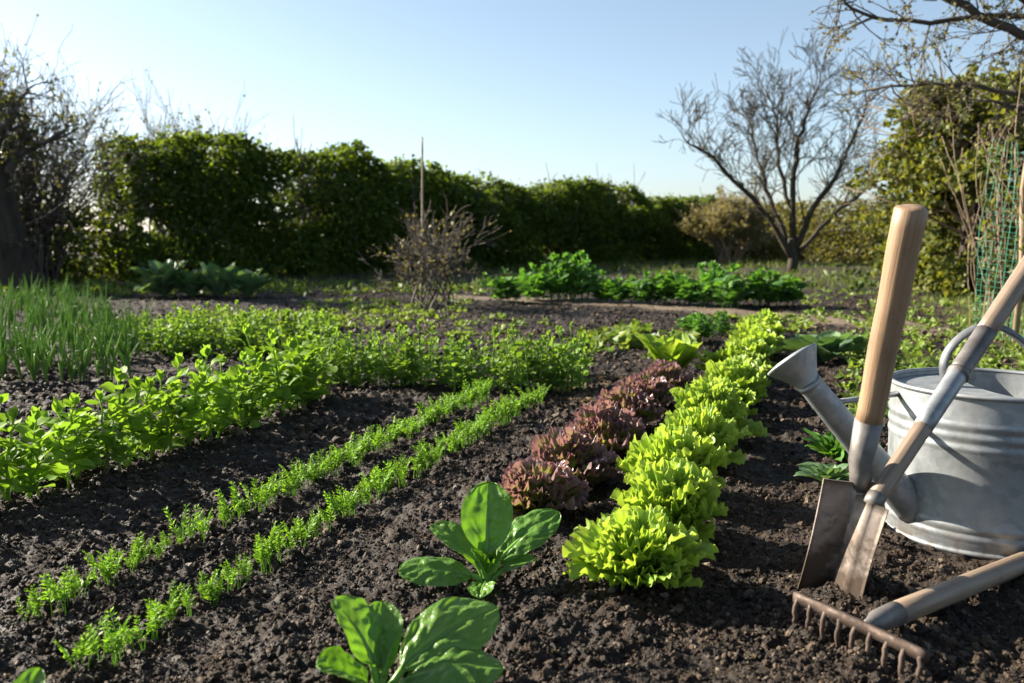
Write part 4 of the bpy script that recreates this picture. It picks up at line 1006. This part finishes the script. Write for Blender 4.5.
# rake
g0, g1 = at(797, 628), at(921, 690); bar_h = .042
e0 = g0 + [0, 0, bar_h]; e1 = g1 + [0, 0, bar_h]; mid = (e0 + e1) / 2
root = empty('garden_rake', g0 * .5 + g1 * .5); tag(root, 'rusty iron rake lying on the soil, its long handle pointing right', 'rake')
bx = (e1 - e0); BL = np.linalg.norm(bx); bx /= BL
by = np.array([-bx[1], bx[0], 0]); bz = np.array([0, 0, 1.])
o_ = np.array(g0 * .5 + g1 * .5)
mb = MB(); n = 20; s = np.linspace(-.5, .5, n) * (BL + .012); prof = [(-.0035, -.007), (.0035, -.007), (.0042, 0), (.0035, .007), (-.0035, .007), (-.0042, 0)]
v = np.array([mid - o_ + bx * a + by * b + bz * (c + .003 * math.cos(a * 9)) for a in s for b, c in prof]); mb.add(v, gridq(n, 6, True), [(0, 2, 1), (0, 3, 2), (0, 4, 3), (0, 5, 4)] + [((n - 1) * 6, (n - 1) * 6 + k, (n - 1) * 6 + k + 1) for k in range(1, 5)])
mb.build('head_bar', M['rust'], root)
for i in range(9):
    a = (-.5 + i / 8) * BL; b = mid - o_ + bx * a
    pts = spline([b + bz * .002, b - bz * .012 - by * .005, b - bz * .028 - by * .006, b - bz * .046 + by * .001, b - bz * .056 + by * .008], 10)
    mb = MB(); tube(mb, pts + rs.normal(0, .0006, (10, 3)), np.linspace(.0042, .0026, 10), 8); mb.build('tooth', M['rust'], root)
hs = mid + bx * .012 + bz * .004; he = P(1060, 548, 1.54); he2 = hs + (he - hs) * 1.5
Mx, L = frame(hs, he2, (0, 0, 1)); inv = Matrix.Translation(Vector(root.location)).inverted() @ Mx
mb = MB(); tube(mb, [(0, 0, 0), (0, 0, .02), (0, 0, .035), (0, 0, .085)], [.006, .009, .0145, .0164], 18); o = mb.build('ferrule', M['steel'], root); o.matrix_local = inv
mb = MB(); z = np.linspace(.082, L, 12); tube(mb, [(0, 0, q) for q in z], np.linspace(.0160, .0180, 12), 20); o = mb.build('handle', M['greywood'], root); o.matrix_local = inv

# ------------------------------------------------------------------ light, sky, camera
SUN_AZ, SUN_EL = R(-66), R(26)                # azimuth from +Y towards +X
sd_ = Vector((math.sin(SUN_AZ) * math.cos(SUN_EL), math.cos(SUN_AZ) * math.cos(SUN_EL), math.sin(SUN_EL)))
sl_ = bpy.data.lights.new('sun', 'SUN'); sl_.energy = 5.0; sl_.angle = R(.5); sl_.color = (1, .91, .77)
so_ = bpy.data.objects.new('sun', sl_); COL.objects.link(so_); so_.rotation_euler = sd_.to_track_quat('Z', 'Y').to_euler()
w = bpy.data.worlds.new('World'); SC.world = w; w.use_nodes = True; nt = w.node_tree; nt.nodes.clear()
sk = nt.nodes.new('ShaderNodeTexSky'); sk.sky_type = 'NISHITA'; sk.sun_disc = False; sk.sun_elevation = SUN_EL; sk.sun_rotation = SUN_AZ
sk.air_density = .8; sk.dust_density = .8; sk.ozone_density = 2.0; sk.altitude = 50
bg = nt.nodes.new('ShaderNodeBackground'); bg.inputs[1].default_value = .053; hs = nt.nodes.new('ShaderNodeHueSaturation'); hs.inputs['Hue'].default_value = .49; hs.inputs['Saturation'].default_value = .8; nt.links.new(sk.outputs[0], hs.inputs['Color']); nt.links.new(hs.outputs[0], bg.inputs[0])
wo = nt.nodes.new('ShaderNodeOutputWorld'); nt.links.new(bg.outputs[0], wo.inputs[0])

cd = bpy.data.cameras.new('camera'); cam = bpy.data.objects.new('camera', cd); COL.objects.link(cam); SC.camera = cam
cd.sensor_width = 36; cd.lens = FPX / 1024 * 36; cd.clip_start = .05; cd.clip_end = 3000
cam.location = (0, 0, CAM_H); cam.rotation_euler = (math.pi / 2 - PITCH, 0, 0)
cd.dof.use_dof = True; cd.dof.focus_distance = 1.75; cd.dof.aperture_fstop = 5.6
vs = SC.view_settings; vs.view_transform = 'Standard'; vs.look = 'None'; vs.exposure = 1.9; vs.gamma = 1; vs.use_curve_mapping = False
SC.render.engine = 'CYCLES'; cy = SC.cycles
cy.use_denoising = True; cy.denoiser = 'OPENIMAGEDENOISE'; cy.denoising_prefilter = 'ACCURATE'
cy.max_bounces = 8; cy.diffuse_bounces = 4; cy.glossy_bounces = 3; cy.transmission_bounces = 6; cy.sample_clamp_indirect = 6; cy.use_adaptive_sampling = True; cy.adaptive_threshold = .012
